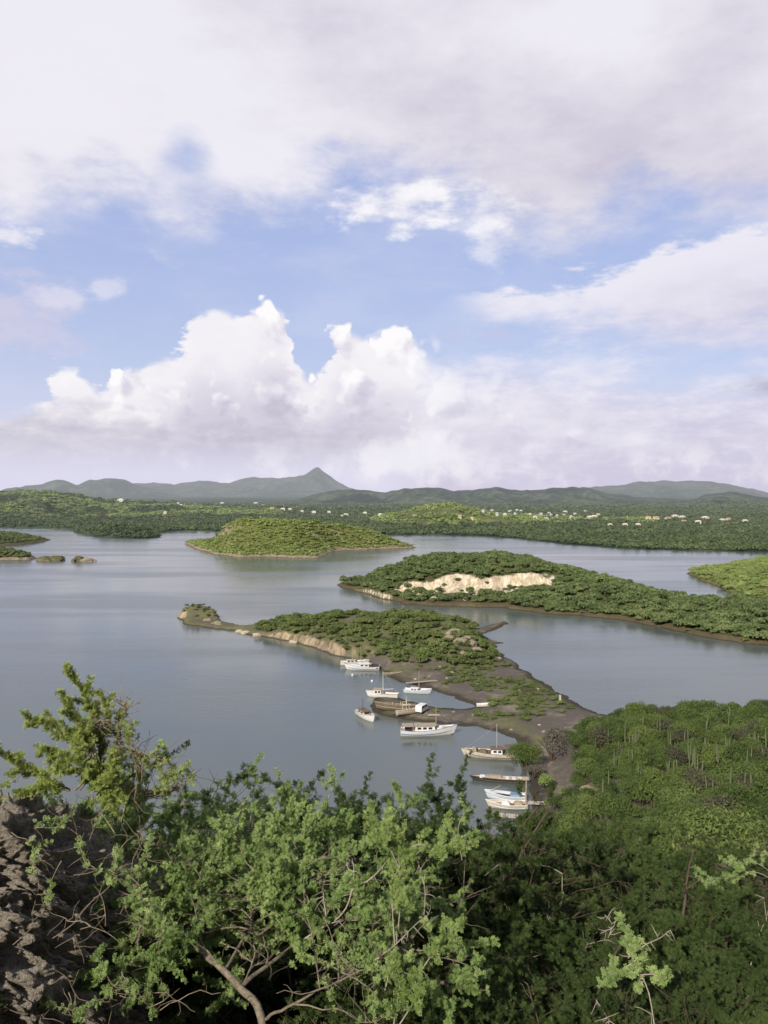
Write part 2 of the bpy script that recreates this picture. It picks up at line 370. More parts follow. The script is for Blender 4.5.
# ------------------------------------------------------------------ world: sky with clouds
SUN_EL = R(32); SUN_AZ = R(207)     # azimuth clockwise from +Y : behind the lookout and to its left
sdir = Vector((math.sin(SUN_AZ) * math.cos(SUN_EL), math.cos(SUN_AZ) * math.cos(SUN_EL), math.sin(SUN_EL)))
BMEAN = 0.60
def build_world():
    w = bpy.data.worlds.new('World'); scene.world = w; w.use_nodes = True; nt = w.node_tree; nt.nodes.clear()
    d = Nd(nt); out = d.new('ShaderNodeOutputWorld'); bg = d.new('ShaderNodeBackground'); bg.inputs[1].default_value = 1.0
    nt.links.new(bg.outputs[0], out.inputs[0])
    sky = d.new('ShaderNodeTexSky', sky_type='NISHITA'); sky.sun_disc = False
    sky.sun_elevation = SUN_EL; sky.sun_rotation = SUN_AZ; sky.altitude = 50; sky.air_density = 1.0; sky.dust_density = 0.6; sky.ozone_density = 1.5
    tc = d.new('ShaderNodeTexCoord'); p = tc.outputs['Generated']
    s = d.new('ShaderNodeSeparateXYZ'); d.set(s.inputs[0], p)
    x, y, z = (X_(d, o) for o in s.outputs[:3])
    az = d.m('ARCTAN2', x, y); el = d.m('ARCSINE', z)
    # sky base
    skyc = d.mix(1.0, X_(d, sky.outputs[0]), (0.10, 0.10, 0.10), 'MULTIPLY')
    g = d.ss(R(1), R(34), el)
    tint = d.mix(g, (0.60, 0.66, 0.90), (0.355, 0.47, 0.88))
    c = d.mix(0.75, skyc, tint)
    A = lambda px: math.atan((px - 384) / F)
    E = lambda px, py: math.atan((YH - py) / F * math.cos(A(px)))
    def crv(pts, lo=-1.2, hi=1.2):
        q = [(A(a), E(a, b)) for a, b in pts]; q = [(lo, q[0][1])] + q + [(hi, q[-1][1])]
        return d.curve(az, q, lo, hi, -0.1, 0.9)
    flat = d.vmul(p, (1, 1, 2.2))
    nbig = d.noise(flat, 3.2, 6, 0.58); nmid = d.noise(d.vadd(flat, (3.1, 1.7, 0.4)), 8.0, 7, 0.6)
    nfine = d.noise(d.vadd(flat, (1.1, 5.7, 2.4)), 22.0, 6, 0.6)
    def billow(off):
        v = d.voro(d.vadd(d.vadd(p, off), d.vmul(wv, (0.05, 0.05, 0.05))), 15.0, 2, 0.6)
        return d.m('MAXIMUM', 1.0 - v * v * 1.2, 0.12)
    wn = d.new('ShaderNodeTexNoise'); d.set(wn.inputs['Vector'], p); wn.inputs['Scale'].default_value = 18; wn.inputs['Detail'].default_value = 4
    wv = d.vadd(wn.outputs['Color'], (-0.5, -0.5, -0.5))
    def ell(px, py, rx, ry):    # soft distance to an ellipse in the sky, 1 at its centre, 0 at its rim
        a0, e0 = A(px), E(px, py); dx = (az - a0) * (F / rx); dy = (el - e0) * (F / ry)
        return 1.0 - d.m('SQRT', dx * dx + dy * dy)
    # --- horizon veil
    hz = 1.0 - d.ss(R(0), R(11), el)
    c = d.mix(hz * 0.85, c, (0.74, 0.71, 0.86))
    # --- thin high veil in the blue
    veil = d.ss(0.45, 0.75, d.noise(d.vmul(p, (1, 1, 3.0)), 5.0, 6, 0.6)) * 0.22
    c = d.mix(veil, c, (0.82, 0.80, 0.91))
    # --- upper cloud deck
    low = crv([(0, 245), (60, 228), (130, 222), (200, 235), (260, 222), (330, 205), (400, 200), (470, 215), (520, 250), (560, 248), (640, 225), (700, 232), (768, 240)])
    dk = (el - low) + (nmid - 0.5) * 0.20 + (nfine - 0.5) * 0.06
    hole = ell(190, 150, 30, 34) + (nfine - 0.5) * 1.6 + (nmid - 0.5) * 1.6; dk = dk - d.ss(-0.6, 1.2, hole) * 0.085
    deck = d.ss(-0.030, 0.070, dk)
    back = 1.0 - d.ss(0.9, 1.6, d.m('ABSOLUTE', az))
    deck = deck * (back * 0.65 + 0.3)
    br = d.ss(0.22, 0.66, nbig * 0.55 + nmid * 0.35 + nfine * 0.10 + (d.m('MAXIMUM', ell(20, 70, 300, 170), 0.0) * 0.30) + d.m('MAXIMUM', ell(585, 20, 120, 80), 0.0) * 0.20
              - d.m('MAXIMUM', ell(690, 120, 200, 120), 0.0) * 0.14 - d.m('MAXIMUM', ell(110, 185, 190, 55), 0.0) * 0.14)
    dc = d.mix(br, (0.605, 0.555, 0.655), (0.90, 0.87, 0.92))
    c = d.mix(deck * 0.97, c, dc)
    # --- left grey patch and small white wisps
    def wisp(c, px, py, rx, ry, col_, amt, edge=0.5, sc=None, na=1.7):
        n = nmid * 0.35 + nfine * 0.65 if sc is None else sc
        dd = ell(px, py, rx, ry) + (n - 0.5) * na * 2.0
        return d.mix(d.ss(0.0, edge, dd) * amt, c, col_)
    c = wisp(c, 8, 318, 85, 50, (0.66, 0.63, 0.78), 0.75, 0.9)
    c = wisp(c, 8, 238, 34, 20, (0.88, 0.86, 0.92), 0.85, 0.7)
    c = wisp(c, 108, 294, 16, 12, (0.80, 0.79, 0.90), 0.6, 0.9)
    c = wisp(c, 60, 298, 30, 12, (0.80, 0.79, 0.90), 0.5, 0.9)
    # --- white cloud in the middle
    wl = d.mix(d.ss(0.35, 0.65, nfine), (0.80, 0.78, 0.87), (0.96, 0.95, 0.98))
    c = wisp(c, 398, 208, 74, 28, wl, 0.92, 0.8)
    c = wisp(c, 478, 214, 52, 26, wl, 0.8, 1.0)
    c = wisp(c, 490, 242, 28, 30, wl, 0.5, 1.0)
    # --- long streak cloud on the right
    st_n = d.noise(d.vmul(p, (1, 1, 3.5)), 9.0, 7, 0.6)
    st_f = d.noise(d.vmul(p, (1, 1, 2.6)), 26.0, 6, 0.6)
    top = crv([(430, 306), (470, 298), (560, 286), (620, 270), (680, 246), (768, 226)])
    bot = crv([(430, 308), (480, 314), (560, 322), (640, 338), (768, 348)])
    wob = (st_n - 0.5) * 0.13 + (st_f - 0.5) * 0.05
    q1 = d.ss(-0.006, 0.016, (top - el) + wob); q2 = d.ss(-0.025, 0.045, (el - bot) + wob)
    lf = d.ss(A(435), A(510), az)
    t_ = d.ss(0.0, 0.11, top - el)
    c = d.mix(q1 * q2 * lf * 0.9, c, d.mix(t_, (0.88, 0.85, 0.92), d.mix(d.ss(0.3, 0.7, st_n * 0.5 + st_f * 0.5), (0.63, 0.59, 0.72), (0.80, 0.76, 0.87))))
    # --- far bank on the right, soft
    rb = crv([(380, 430), (420, 375), (480, 352), (600, 362), (700, 370), (768, 360)])
    q = d.ss(-0.015, 0.055, (rb - el) + wob)
    c = d.mix(q * d.ss(A(380), A(460), az) * 0.85, c, d.mix(d.ss(0.32, 0.66, st_n * 0.6 + st_f * 0.4 + (el - E(600, 405)) * 1.4), (0.62, 0.585, 0.73), (0.86, 0.83, 0.92)))
    c = wisp(c, 775, 384, 46, 16, (0.48, 0.46, 0.56), 0.7, 0.8)
    c = wisp(c, 490, 335, 60, 11, (0.60, 0.59, 0.78), 0.5, 0.9)
    # --- cumulus
    az_keep = az; az = az + (nfine - 0.5) * 0.05 + (nmid - 0.5) * 0.03
    topc = crv([(-120, 430), (0, 408), (20, 400), (45, 390), (54, 372), (70, 361), (84, 362), (96, 384), (118, 366), (150, 350), (172, 350), (184, 332), (194, 314), (212, 303), (228, 306), (240, 313), (250, 306), (266, 299), (282, 304), (290, 326), (296, 350), (304, 372), (313, 372), (328, 346), (346, 323), (366, 330), (384, 324), (404, 322), (424, 340), (450, 356), (520, 366), (600, 378), (680, 392), (768, 400)])
    az = az_keep
    b0 = billow((0, 0, 0)); b1 = billow((-0.012, 0.0, 0.016))
    dd = (topc - el) + 0.012 + (b0 - BMEAN) * 0.044 + (nfine - 0.5) * 0.034
    soft = d.ss(A(400), A(470), az)
    a = d.ss(-0.004, d.lin(0, 1, soft, 0.012, 0.06), dd)
    a = a * d.ss(E(384, 478), E(384, 440), el + (st_f - 0.5) * 0.05)
    a = a * (1.0 - soft * 0.55) * (1.0 - d.ss(A(540), A(700), az))
    lit = (b0 - b1) * 0.55 + 0.86 - d.ss(0.015, 0.16, dd) * 0.50 + (nmid - 0.5) * 0.65 + (nfine - 0.5) * 0.30 + (b0 - BMEAN) * 0.36
    cc = d.ramp(lit.clamp(), [(0.0, (0.58, 0.55, 0.66)), (0.35, (0.73, 0.70, 0.80)), (0.62, (0.89, 0.862, 0.915)), (0.9, (0.99, 0.972, 0.975))])
    gm = (1.0 - d.ss(A(330), A(460), az)) * d.ss(E(200, 385), E(200, 425), el)
    gm = (1.0 - d.ss(A(330), A(460), az)) * (1.0 - d.ss(E(200, 438), E(200, 398), el + (nfine - 0.5) * 0.08))
    cc = d.mix(gm * 0.75, cc, d.mix(d.ss(0.3, 0.7, st_f), (0.52, 0.50, 0.61), (0.66, 0.63, 0.74)))
    c = d.mix(a, c, cc)
    # --- low small cumulus under the bank
    lw = d.noise(d.vadd(p, (7.0, 0, 0)), 17.0, 7, 0.6)
    c = d.mix(d.ss(0.0, 0.6, ell(412, 456, 66, 28) + (lw - 0.5) * 1.6) * 0.7, c, (0.93, 0.91, 0.95))
    c = d.mix(d.ss(0.46, 0.66, lw) * (1.0 - d.ss(E(384, 470), E(384, 430), el)) * d.ss(E(384, 494), E(384, 480), el) * 0.55, c, (0.90, 0.87, 0.93))
    below = d.ss(-0.03, 0.0, el)
    c = d.mix(below, (0.10, 0.12, 0.13), c)
    # darker overhead and behind so the light keeps a direction
    bk = d.ss(-0.25, 0.5, y) * 0.72 + 0.28
    n = d.new('ShaderNodeVectorMath', operation='SCALE'); d.set(n.inputs[0], c); d.set(n.inputs['Scale'], bk)
    nt.links.new(n.outputs[0], bg.inputs[0])
build_world()
scene.world.cycles.sampling_method = 'MANUAL'; scene.world.cycles.sample_map_resolution = 256
scene.cycles.adaptive_threshold = 0.02
sl = bpy.data.lights.new('sun', 'SUN'); sl.energy = 5.0; sl.angle = R(0.6); sl.color = (1.0, 0.90, 0.76)
so = bpy.data.objects.new('sun', sl); col.objects.link(so); so.rotation_euler = sdir.to_track_quat('Z', 'Y').to_euler(); so.location = (-40, -80, 120)
scene.view_settings.view_transform = 'Standard'; scene.view_settings.look = 'None'
scene.cycles.max_bounces = 4; scene.cycles.diffuse_bounces = 2; scene.cycles.transmission_bounces = 2; scene.cycles.transparent_max_bounces = 4
scene.cycles.caustics_reflective = False; scene.cycles.caustics_refractive = False
scene.cycles.use_denoising = True

# ------------------------------------------------------------------ water
wm = mesh_arrays('water', [(-60000, -300, 0), (60000, -300, 0), (60000, 60000, 0), (-60000, 60000, 0)], [(0, 1, 2, 3)])
tag(link('water', wm, M['water']), 'calm grey blue bay water between the islands', 'water', kind='structure')

# ------------------------------------------------------------------ terrain
def grid_mesh(name, xs, ys, hf, mat, label, cat, cut=-1.1, attrs=None):
    Xg, Yg = np.meshgrid(xs, ys); Z = hf(Xg, Yg)
    v = np.stack([Xg, Yg, Z], -1).reshape(-1, 3); nx, ny = len(xs), len(ys)
    i = (np.arange(ny - 1)[:, None] * nx + np.arange(nx - 1)[None, :]).ravel()
    f = np.stack([i, i + 1, i + nx + 1, i + nx], -1)
    keep = Z.ravel()[f].max(1) > cut; f = f[keep]
    used = np.zeros(len(v), bool); used[f.ravel()] = True; idx = np.cumsum(used) - 1
    at = {k: fn(Xg, Yg, Z).ravel()[used] for k, fn in (attrs or {}).items()}
    me = mesh_arrays(name, v[used], idx[f], True, at)
    o = link(name, me, mat); tag(o, label, cat, kind='structure'); return o
def tps(pts):
    pts = np.asarray(pts, float); n = len(pts); A = pts[:, :2]
    r2 = ((A[:, None] - A[None]) ** 2).sum(-1); K = np.where(r2 > 0, 0.5 * r2 * np.log(r2 + 1e-12), 0) + np.eye(n) * 3.0
    Pm = np.hstack([np.ones((n, 1)), A]); L = np.block([[K, Pm], [Pm.T, np.zeros((3, 3))]])
    w = np.linalg.solve(L, np.concatenate([pts[:, 2], np.zeros(3)]))
    def f(X, Y):
        X = np.asarray(X, float); o = w[n] + w[n + 1] * X + w[n + 2] * Y
        for k in range(n):
            r2 = (X - A[k, 0]) ** 2 + (Y - A[k, 1]) ** 2; o = o + w[k] * 0.5 * r2 * np.log(r2 + 1e-12)
        return o
    return f
gp = lambda L: [tuple(G(a, b)[:2]) for a, b in L]
near_poly = gp([(178, 618), (186, 624), (205, 628), (222, 629), (236, 631), (250, 635), (275, 638), (300, 643), (320, 650), (340, 656), (356, 660), (366, 664), (380, 671),
    (392, 678), (404, 683), (422, 688), (440, 693), (457, 699), (472, 704), (474, 707), (460, 709), (442, 708), (428, 705), (416, 702), (404, 699), (392, 695), (380, 697), (371, 704),
    (373, 712), (385, 717), (405, 720), (430, 723), (455, 726), (478, 728), (500, 731), (514, 737), (522, 746), (517, 756), (521, 768), (527, 780), (531, 797), (534, 815), (528, 832), (515, 850)])
near_poly += [(12, 106), (0, 100), (-25, 92), (-60, 74), (-100, 50), (-160, 10), (-200, -70), (320, -70), (320, 95), (200, 132), (110, 152), (72, 165)]
near_poly += gp([(600, 714), (580, 706), (560, 693), (540, 680), (520, 667), (500, 652), (490, 645), (506, 643), (488, 640), (478, 636), (509, 624), (505, 621), (470, 630), (455, 629), (446, 623), (430, 616),
    (400, 617), (370, 620), (340, 622), (310, 624), (290, 627), (262, 629), (240, 627), (226, 624), (218, 617), (205, 612), (190, 611)])
hillpts = [(0, 0, 48.3), (0, 6, 45.2), (0, 12, 40.5), (0, 20, 34.5), (0, 35, 25), (0, 60, 13), (0, 85, 4), (0, 105, -3), (-6, 3, 46.6), (6, 3, 47), (4, 12, 41),
    (4, 20, 36.2), (7, 40, 26.5), (10, 60, 17), (14, 85, 6.5), (17, 105, 1.2), (20, 45, 25), (30, 70, 18), (45, 105, 11.5), (62, 140, 6.5), (31, 110, 8), (24, 118, 1.5), (31, 131, 1.5), (42, 126, 7),
    (42, 150, 3.6), (52, 146, 5.8), (75, 150, 6), (66, 130, 9), (80, 120, 13), (120, 80, 22), (60, 50, 31), (100, 30, 38), (40, 20, 43), (15, 12, 41.5), (20, 25, 36), (12, 6, 45.5), (25, 8, 46),
    (-8, 8, 43), (-15, 10, 39), (-30, 20, 26), (-50, 30, 14), (-80, 45, 0), (-25, 50, 12), (0, -12, 49.5), (-20, -10, 46), (30, -12, 52), (100, -20, 50), (-100, -20, 10), (200, 50, 30),
    (50, 175, 0.8), (40, 165, 1), (28, 150, 1), (20, 140, 0.8), (5, 165, .6), (30, 185, .8), (30, 210, .8), (0, 250, 0.5), (-50, 280, 0.5), (60, 230, 0.0), (-60, 150, -4), (-30, 110, -4), (110, 170, 0), (200, 140, 0)]
_hill = tps(hillpts)
def bumps(X, Y, L):
    z = 0.0
    for (cx, cy, h, sx, sy) in L: z = z + h * np.exp(-((X - cx) / sx) ** 2 - ((Y - cy) / sy) ** 2)
    return z
def near_h(X, Y):
    X = np.asarray(X, float); Y = np.asarray(Y, float)
    d = sdist(X + (fbm(X / 5, Y / 5, 3) - .5) * 3, Y + (fbm(X / 5, Y / 5, 5) - .5) * 3, near_poly)
    hill = _hill(X, Y) * (1 - sstep(150, 190, Y)) + 0.5 * sstep(150, 190, Y)
    # the headland: a low plateau with a limestone edge on its bay side and a knoll in the middle
    pxa = 384 + F * X / np.maximum(Y, 1)
    plat = (1.0 + (0.9 + 2.0 * fbm(X / 6, Y / 6, 15)) * sstep(240, 300, pxa) - 1.6 * sstep(355, 372, pxa)) * sstep(215, 225, Y)
    head = plat + bumps(X, Y, [(9, 258, 7.6, 22, 24), (-16, 268, 2.6, 18, 12), (22, 233, 3.4, 9, 15), (25, 250, 2.0, 8, 12)]) * sstep(0, 7, d) + bumps(X, Y, [(-77, 313, 4.2, 7, 5), (-67, 308, 3.2, 6, 4), (-50, 297, 1.4, 10, 5), (-40, 288, 1.6, 10, 6)]) * sstep(0, 2.2, d)
    head = np.where(Y > 150, head, 0)
    h = np.maximum(np.maximum(hill, head), 0.75 + (fbm(X / 9, Y / 9, 9) - .5) * 0.5)
    w = np.where((Y > 215) & (pxa < 362), 1.0 + 3.0 * fbm(X / 5, Y / 5, 17) ** 2, np.where(Y > 150, 7.0, 12.0))
    rough = (fbm(X / 6, Y / 6, 21) - .5) * np.clip(h * 0.25, 0, 1.6) + (fbm(X / 1.8, Y / 1.8, 22) - .5) * np.clip(h * 0.15, 0, .6)
    z = (h + rough) * sstep(-0.2, 1, d / w)
    # unseen knolls added behind the lookout to shade the lower right slope
    z = z + bumps(X, Y, SHADE_KNOLLS)
    return np.where(d > 0, z + 0.0, np.maximum(d * 0.35, -1.6))
SHADE_KNOLLS = [(-1.6, -11, 10.5, 3.7, 4.3), (5, -13, 11.5, 6, 5)]
xs = np.concatenate([np.arange(-110, -100, 2.5), np.arange(-100, 80, 0.8), np.arange(80, 321, 4)]); ys = np.concatenate([np.arange(-60, 0, 2.0), np.arange(0, 340, 0.8)])
def green_near(X, Y, Z):
    pxa = 384 + F * X / np.maximum(Y, 1)
    hillg = np.where(Y < 150, sstep(1.5, 3.5, Z), sstep(1.6, 3.0, Z))
    weeds = sstep(.45, .60, fbm(X / 7, Y / 7, 19)) * (Y > 150) * .75 + (Y > 215) * sstep(-20, -30, X) * .7
    strip = np.exp(-((pxa - 545) / 26) ** 2 - ((Y - 197) / 12) ** 2) * 1.1     # grassy strip on the flat
    return np.clip(hillg + strip + weeds, 0, 1)
ground = grid_mesh('ground', xs, ys, near_h, M['ground'], 'lookout hill with the low headland and mud flat running out from it', 'ground', attrs={'green': green_near, 'bare': lambda X, Y, Z: Z * 0})

# middle island with the pale cliff
mesa_poly = gp([(336, 585), (345, 588), (360, 592), (385, 599), (405, 604.5), (430, 606), (470, 607), (505, 608), (525, 611), (545, 614), (580, 615.5), (620, 620), (660, 628), (700, 636), (730, 642), (755, 645.5), (800, 648), (900, 650),
    (900, 606), (800, 604), (752, 604), (738, 600), (733, 601), (715, 605), (700, 604), (680, 601), (650, 595), (620, 588), (590, 577), (565, 568), (540, 563), (480, 562), (430, 563), (400, 568), (380, 575), (360, 581)])
plateau = [(6, 374), (20, 369), (35, 372), (52, 367), (66, 371), (78, 369), (86, 378), (92, 398), (90, 425), (70, 450), (30, 452), (4, 430), (-2, 400)]
def mesa_h(X, Y):
    wx = (fbm(X / 7, Y / 7, 31) - .5) * 6; wy = (fbm(X / 7, Y / 7, 33) - .5) * 6
    d = sdist(X + wx, Y + wy, mesa_poly); dp = sdist(X + wx * 1.1 + (fbm(X / 2.5, Y / 2.5, 37) - .5) * 3.5, Y + wy * 1.3 + (fbm(X / 2.5, Y / 2.5, 38) - .5) * 3.5, plateau)
    z = 1.5 * sstep(0, 2.2, d) + 5.3 * sstep(5, 36, d) + 1.2 * sstep(20, 60, d)
    m = sstep(3, 12, X) * (1 - sstep(76, 92, X)) * (Y < 400); lo = -1.8 - 16 * (1 - m); hi = 1.2 + 12 * (1 - m)
    z = z + 4.8 * sstep(lo, hi, dp) + 2.6 * sstep(0, 24, dp) + bumps(X, Y, [(112, 385, 3.0, 22, 22), (10, 385, 1.5, 14, 16)]) * sstep(0, 10, d) - bumps(X, Y, [(150, 320, 2.0, 60, 40)]) * sstep(5, 34, d)
    z = z + (fbm(X / 12, Y / 12, 41) - .5) * 1.8 * sstep(2, 12, d) + (fbm(X / 3, Y / 3, 43) - .5) * .9 * sstep(2, 12, d)
    return np.where(d > 0, z, np.maximum(d * 0.3, -1.6))
def bare_mesa(X, Y, Z):
    dp = sdist(X, Y, plateau); return np.exp(-((dp + 4) / 5.5) ** 2) * (Y < 390) * sstep(2, 8, X) * (1 - sstep(80, 90, X)) * np.clip(0.2 + 1.35 * fbm(X / 8, Y / 8, 45), 0, 1.1)
mxs = np.arange(-30, 300, 1.3); mys = np.arange(225, 500, 1.3)
grid_mesh('island', mxs, mys, mesa_h, M['ground_mesa'], 'long scrubby island with a pale limestone cliff facing the lookout', 'island',
          attrs={'green': lambda X, Y, Z: sstep(1.0, 3.0, Z), 'bare': bare_mesa})
# light green island at right
ri_poly = gp([(689, 573), (696, 578), (705, 583), (720, 588), (734, 595), (742, 604), (800, 607), (900, 608), (900, 556), (800, 556), (760, 560), (735, 565), (712, 569), (700, 571)])
def ri_h(X, Y):
    d = sdist(X + (fbm(X / 8, Y / 8, 51) - .5) * 7, Y + (fbm(X / 8, Y / 8, 53) - .5) * 7, ri_poly)
    z = 1.5 * sstep(0, 2.5, d) + 4.5 * sstep(2, 45, d) + 5 * sstep(30, 90, d) + (fbm(X / 15, Y / 15, 55) - .5) * 3 * sstep(3, 15, d)
    return np.where(d > 0, z, np.maximum(d * .3, -1.6))
rxs = np.arange(150, 420, 2.0); rys = np.arange(330, 640, 2.0)
grid_mesh('island', rxs, rys, ri_h, M['ground_painted_sun'], 'sunlit yellow green island at the right edge behind the cliff island', 'island', attrs={'green': lambda X, Y, Z: sstep(1, 3, Z), 'bare': lambda X, Y, Z: Z * 0})
# light green dome island, left of centre
di_poly = gp([(183, 543), (195, 549), (215, 554), (240, 557.5), (262, 557), (290, 558), (322, 558), (329, 553), (345, 550.5), (360, 550), (385, 549), (405, 548.5), (416, 547.5), (405, 545), (380, 543), (340, 541), (280, 540), (220, 540)])
def di_h(X, Y):
    d = sdist(X + (fbm(X / 14, Y / 14, 61) - .5) * 9, Y + (fbm(X / 14, Y / 14, 63) - .5) * 9, di_poly)
    z = 1.7 * sstep(0, 3, d) + (bumps(X, Y, [(-122, 705, 20, 42, 46), (-70, 700, 15, 40, 45), (-25, 735, 13, 45, 40), (-150, 720, 6, 25, 30)]) + 2.5 + (fbm(X / 25, Y / 25, 65) - .5) * 6) * sstep(0, 40, d)
    return np.where(d > 0, z, np.maximum(d * .3, -1.6))
dxs = np.arange(-220, 60, 2.4); dys = np.arange(590, 880, 2.4)
grid_mesh('island', dxs, dys, di_h, M['ground_painted_sun'], 'sunlit light green dome shaped island left of the centre', 'island', attrs={'green': lambda X, Y, Z: sstep(1.5, 4, Z), 'bare': lambda X, Y, Z: (Z < 3) * 0.6})
# two scrubby islets cut by the left edge
la_poly = gp([(-80, 547), (0, 546), (15, 545.5), (32, 544), (44, 542), (50, 540), (40, 538.5), (20, 537), (-80, 536)])
lb_poly = gp([(-60, 561), (0, 560.5), (18, 560.5), (32, 560), (36, 558), (28, 555), (10, 553.5), (-60, 552)])
def isl_h(poly, hh, ww, seed):
    def f(X, Y):
        d = sdist(X + (fbm(X / 8, Y / 8, seed) - .5) * 5, Y + (fbm(X / 8, Y / 8, seed + 2) - .5) * 5, poly)
        z = 1.3 * sstep(0, 2.5, d) + hh * sstep(0, ww, d) + (fbm(X / 7, Y / 7, seed + 4) - .5) * 1.5 * sstep(1, 6, d)
        return np.where(d > 0, z, np.maximum(d * .3, -1.6))
    return f
la_h = isl_h(la_poly, 6.5, 38, 71); lb_h = isl_h(lb_poly, 3.6, 14, 81)
lxs = np.arange(-470, -300, 2.0); lys = np.arange(700, 900, 2.0)
grid_mesh('island', lxs, lys, la_h, M['ground_islet'], 'dark scrubby island at the left edge, the farther of two', 'island', attrs={'green': lambda X, Y, Z: sstep(1, 3, Z), 'bare': lambda X, Y, Z: Z * 0})
lx2 = np.arange(-380, -255, 1.4); ly2 = np.arange(560, 670, 1.4)
grid_mesh('island', lx2, ly2, lb_h, M['ground_islet'], 'low green islet at the left edge, the nearer of two', 'island', attrs={'green': lambda X, Y, Z: sstep(1, 3, Z), 'bare': lambda X, Y, Z: (Z < 2.2) * 0.8})

# ------------------------------------------------------------------ mainland with hills and mountains
main_poly = gp([(-900, 528), (-300, 527.5), (0, 527), (40, 528), (70, 529.5), (74, 533), (85, 536.5), (110, 538), (140, 538.5), (158, 537.5), (160, 534), (172, 531.5), (200, 531), (300, 533), (372, 536), (398, 535.5),
    (440, 535), (480, 536), (520, 539), (540, 542), (600, 547.5), (680, 551), (768, 552.5), (1000, 556), (1600, 562)])
main_poly = [tuple(p) for p in main_poly] + [(60000, 3000), (60000, 60000), (-60000, 60000), (-60000, 2000)]
def ridge(Yr, w0, w1, pts, painted_sun=0.0, rough=0.12):
    u = np.array([(a - 384) / F for a, b in pts]); z = np.array([CAMZ + (YH - b) / F * Yr for a, b in pts]); return (Yr, w0, w1, u, z, painted_sun, rough)
RIDGES = [
    ridge(11500, 2600, 3000, [(110, 497), (130, 485), (155, 482), (175, 483.5), (190, 482), (200, 481), (220, 483.5), (240, 479.5), (255, 476.5), (265, 477.5), (280, 479), (292, 477.5), (305, 474), (312, 471), (318, 468), (324, 473), (335, 481), (350, 488), (360, 491), (380, 497), (395, 503)]),
    ridge(8600, 1800, 2000, [(-300, 490), (-60, 489), (0, 491), (15, 487), (30, 485), (45, 484), (58, 479.5), (68, 480.5), (78, 484), (92, 481), (105, 478), (125, 480), (140, 486), (155, 490), (175, 495), (200, 500)]),
    ridge(9000, 2000, 2000, [(540, 503), (560, 495), (583, 487.5), (610, 485), (622, 485), (635, 481.5), (660, 481), (700, 481), (720, 483), (735, 485.5), (755, 489.5), (768, 493), (800, 500), (850, 506)]),
    ridge(4300, 900, 1100, [(250, 510), (290, 501), (310, 495), (330, 491.5), (352, 490), (368, 490.5), (385, 492), (400, 489), (415, 488), (430, 487.5), (450, 490), (470, 490), (500, 488), (520, 490.5), (545, 488.5), (558, 487.5), (570, 486.5), (585, 488), (600, 492), (625, 495.5), (650, 497), (690, 500), (740, 503), (900, 503)]),
    ridge(3600, 750, 900, [(640, 508), (690, 500), (705, 495), (715, 493), (727, 492), (745, 494), (768, 498), (800, 502), (900, 500), (1100, 498)]),
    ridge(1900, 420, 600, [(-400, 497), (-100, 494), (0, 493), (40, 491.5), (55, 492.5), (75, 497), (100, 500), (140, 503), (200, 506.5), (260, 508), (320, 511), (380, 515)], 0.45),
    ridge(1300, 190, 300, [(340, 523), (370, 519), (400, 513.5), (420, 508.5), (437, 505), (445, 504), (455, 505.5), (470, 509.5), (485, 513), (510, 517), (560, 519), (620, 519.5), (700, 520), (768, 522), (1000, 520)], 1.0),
]
def main_h(X, Y, want_sun=False):
    u = X / np.maximum(Y, 1)
    d = sdist(X + (fbm(X / 60, Y / 60, 91) - .5) * 30, Y + (fbm(X / 60, Y / 60, 93) - .5) * 30, main_poly)
    z = 1.0 * sstep(0, 10, d) + 3.0 * sstep(10, 150, d) + 8 * sstep(150, 900, d) + 20 * sstep(1500, 6000, d)
    sn = 0 * z
    for (Yr, w0, w1, uu, zz, sun, ro) in RIDGES:
        t = (Y - Yr); g = np.exp(-(np.where(t < 0, t / w0, t / w1)) ** 2)
        hz = np.interp(u, uu, zz, left=0, right=0); hz = hz + (fbm(u * 55, Y * 0 + Yr, int(Yr) + 9, 4) - .5) * np.minimum(hz, .006 * Yr) * .9
        n = (fbm(X / (Yr * .045), Y / (Yr * .045), int(Yr)) - .5) * 2
        # spurs run down from the crest, so the flanks are folded and the crest keeps its line
        rg = 1 - np.abs(fbm(X / (Yr * .05) + Y / (Yr * .12), Y / (Yr * .12), int(Yr) + 5) - .5) * 4
        zr = np.maximum(hz, 0) * g * (1 + n * 0.3 * (1 - g) + (rg - 0.6) * 1.0 * sstep(0.01, 0.5, 1 - g))
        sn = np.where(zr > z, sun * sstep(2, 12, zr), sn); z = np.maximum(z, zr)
    z = z + bumps(X, Y, [(-345, 985, 7, 60, 45), (-310, 950, 4, 50, 30)]) * sstep(0, 25, d)
    z = z * sstep(-1, 9, d)
    if want_sun: return sn
    return np.where(d > 0, z, np.maximum(d * .1, -3))
def build_main():
    us = np.tan(np.linspace(math.atan(-1.1), math.atan(1.1), 620)); Ys = 600 * (16500 / 600) ** np.linspace(0, 1, 300)
    U, Yg = np.meshgrid(us, Ys); Xg = U * Yg; Z = main_h(Xg, Yg); S = main_h(Xg, Yg, True)
    v = np.stack([Xg, Yg, Z], -1).reshape(-1, 3); nx, ny = len(us), len(Ys)
    i = (np.arange(ny - 1)[:, None] * nx + np.arange(nx - 1)[None, :]).ravel(); f = np.stack([i, i + 1, i + nx + 1, i + nx], -1)
    f = f[Z.ravel()[f].max(1) > -2.5]; used = np.zeros(len(v), bool); used[f.ravel()] = True; idx = np.cumsum(used) - 1
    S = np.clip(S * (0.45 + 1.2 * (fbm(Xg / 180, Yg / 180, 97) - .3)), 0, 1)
    me = mesh_arrays('mainland', v[used], idx[f], True, {'painted_sun': S.ravel()[used]})
    tag(link('mainland', me, M['far']), 'green mainland with hills and blue grey mountains beyond the bay', 'hills', kind='structure')
build_main()

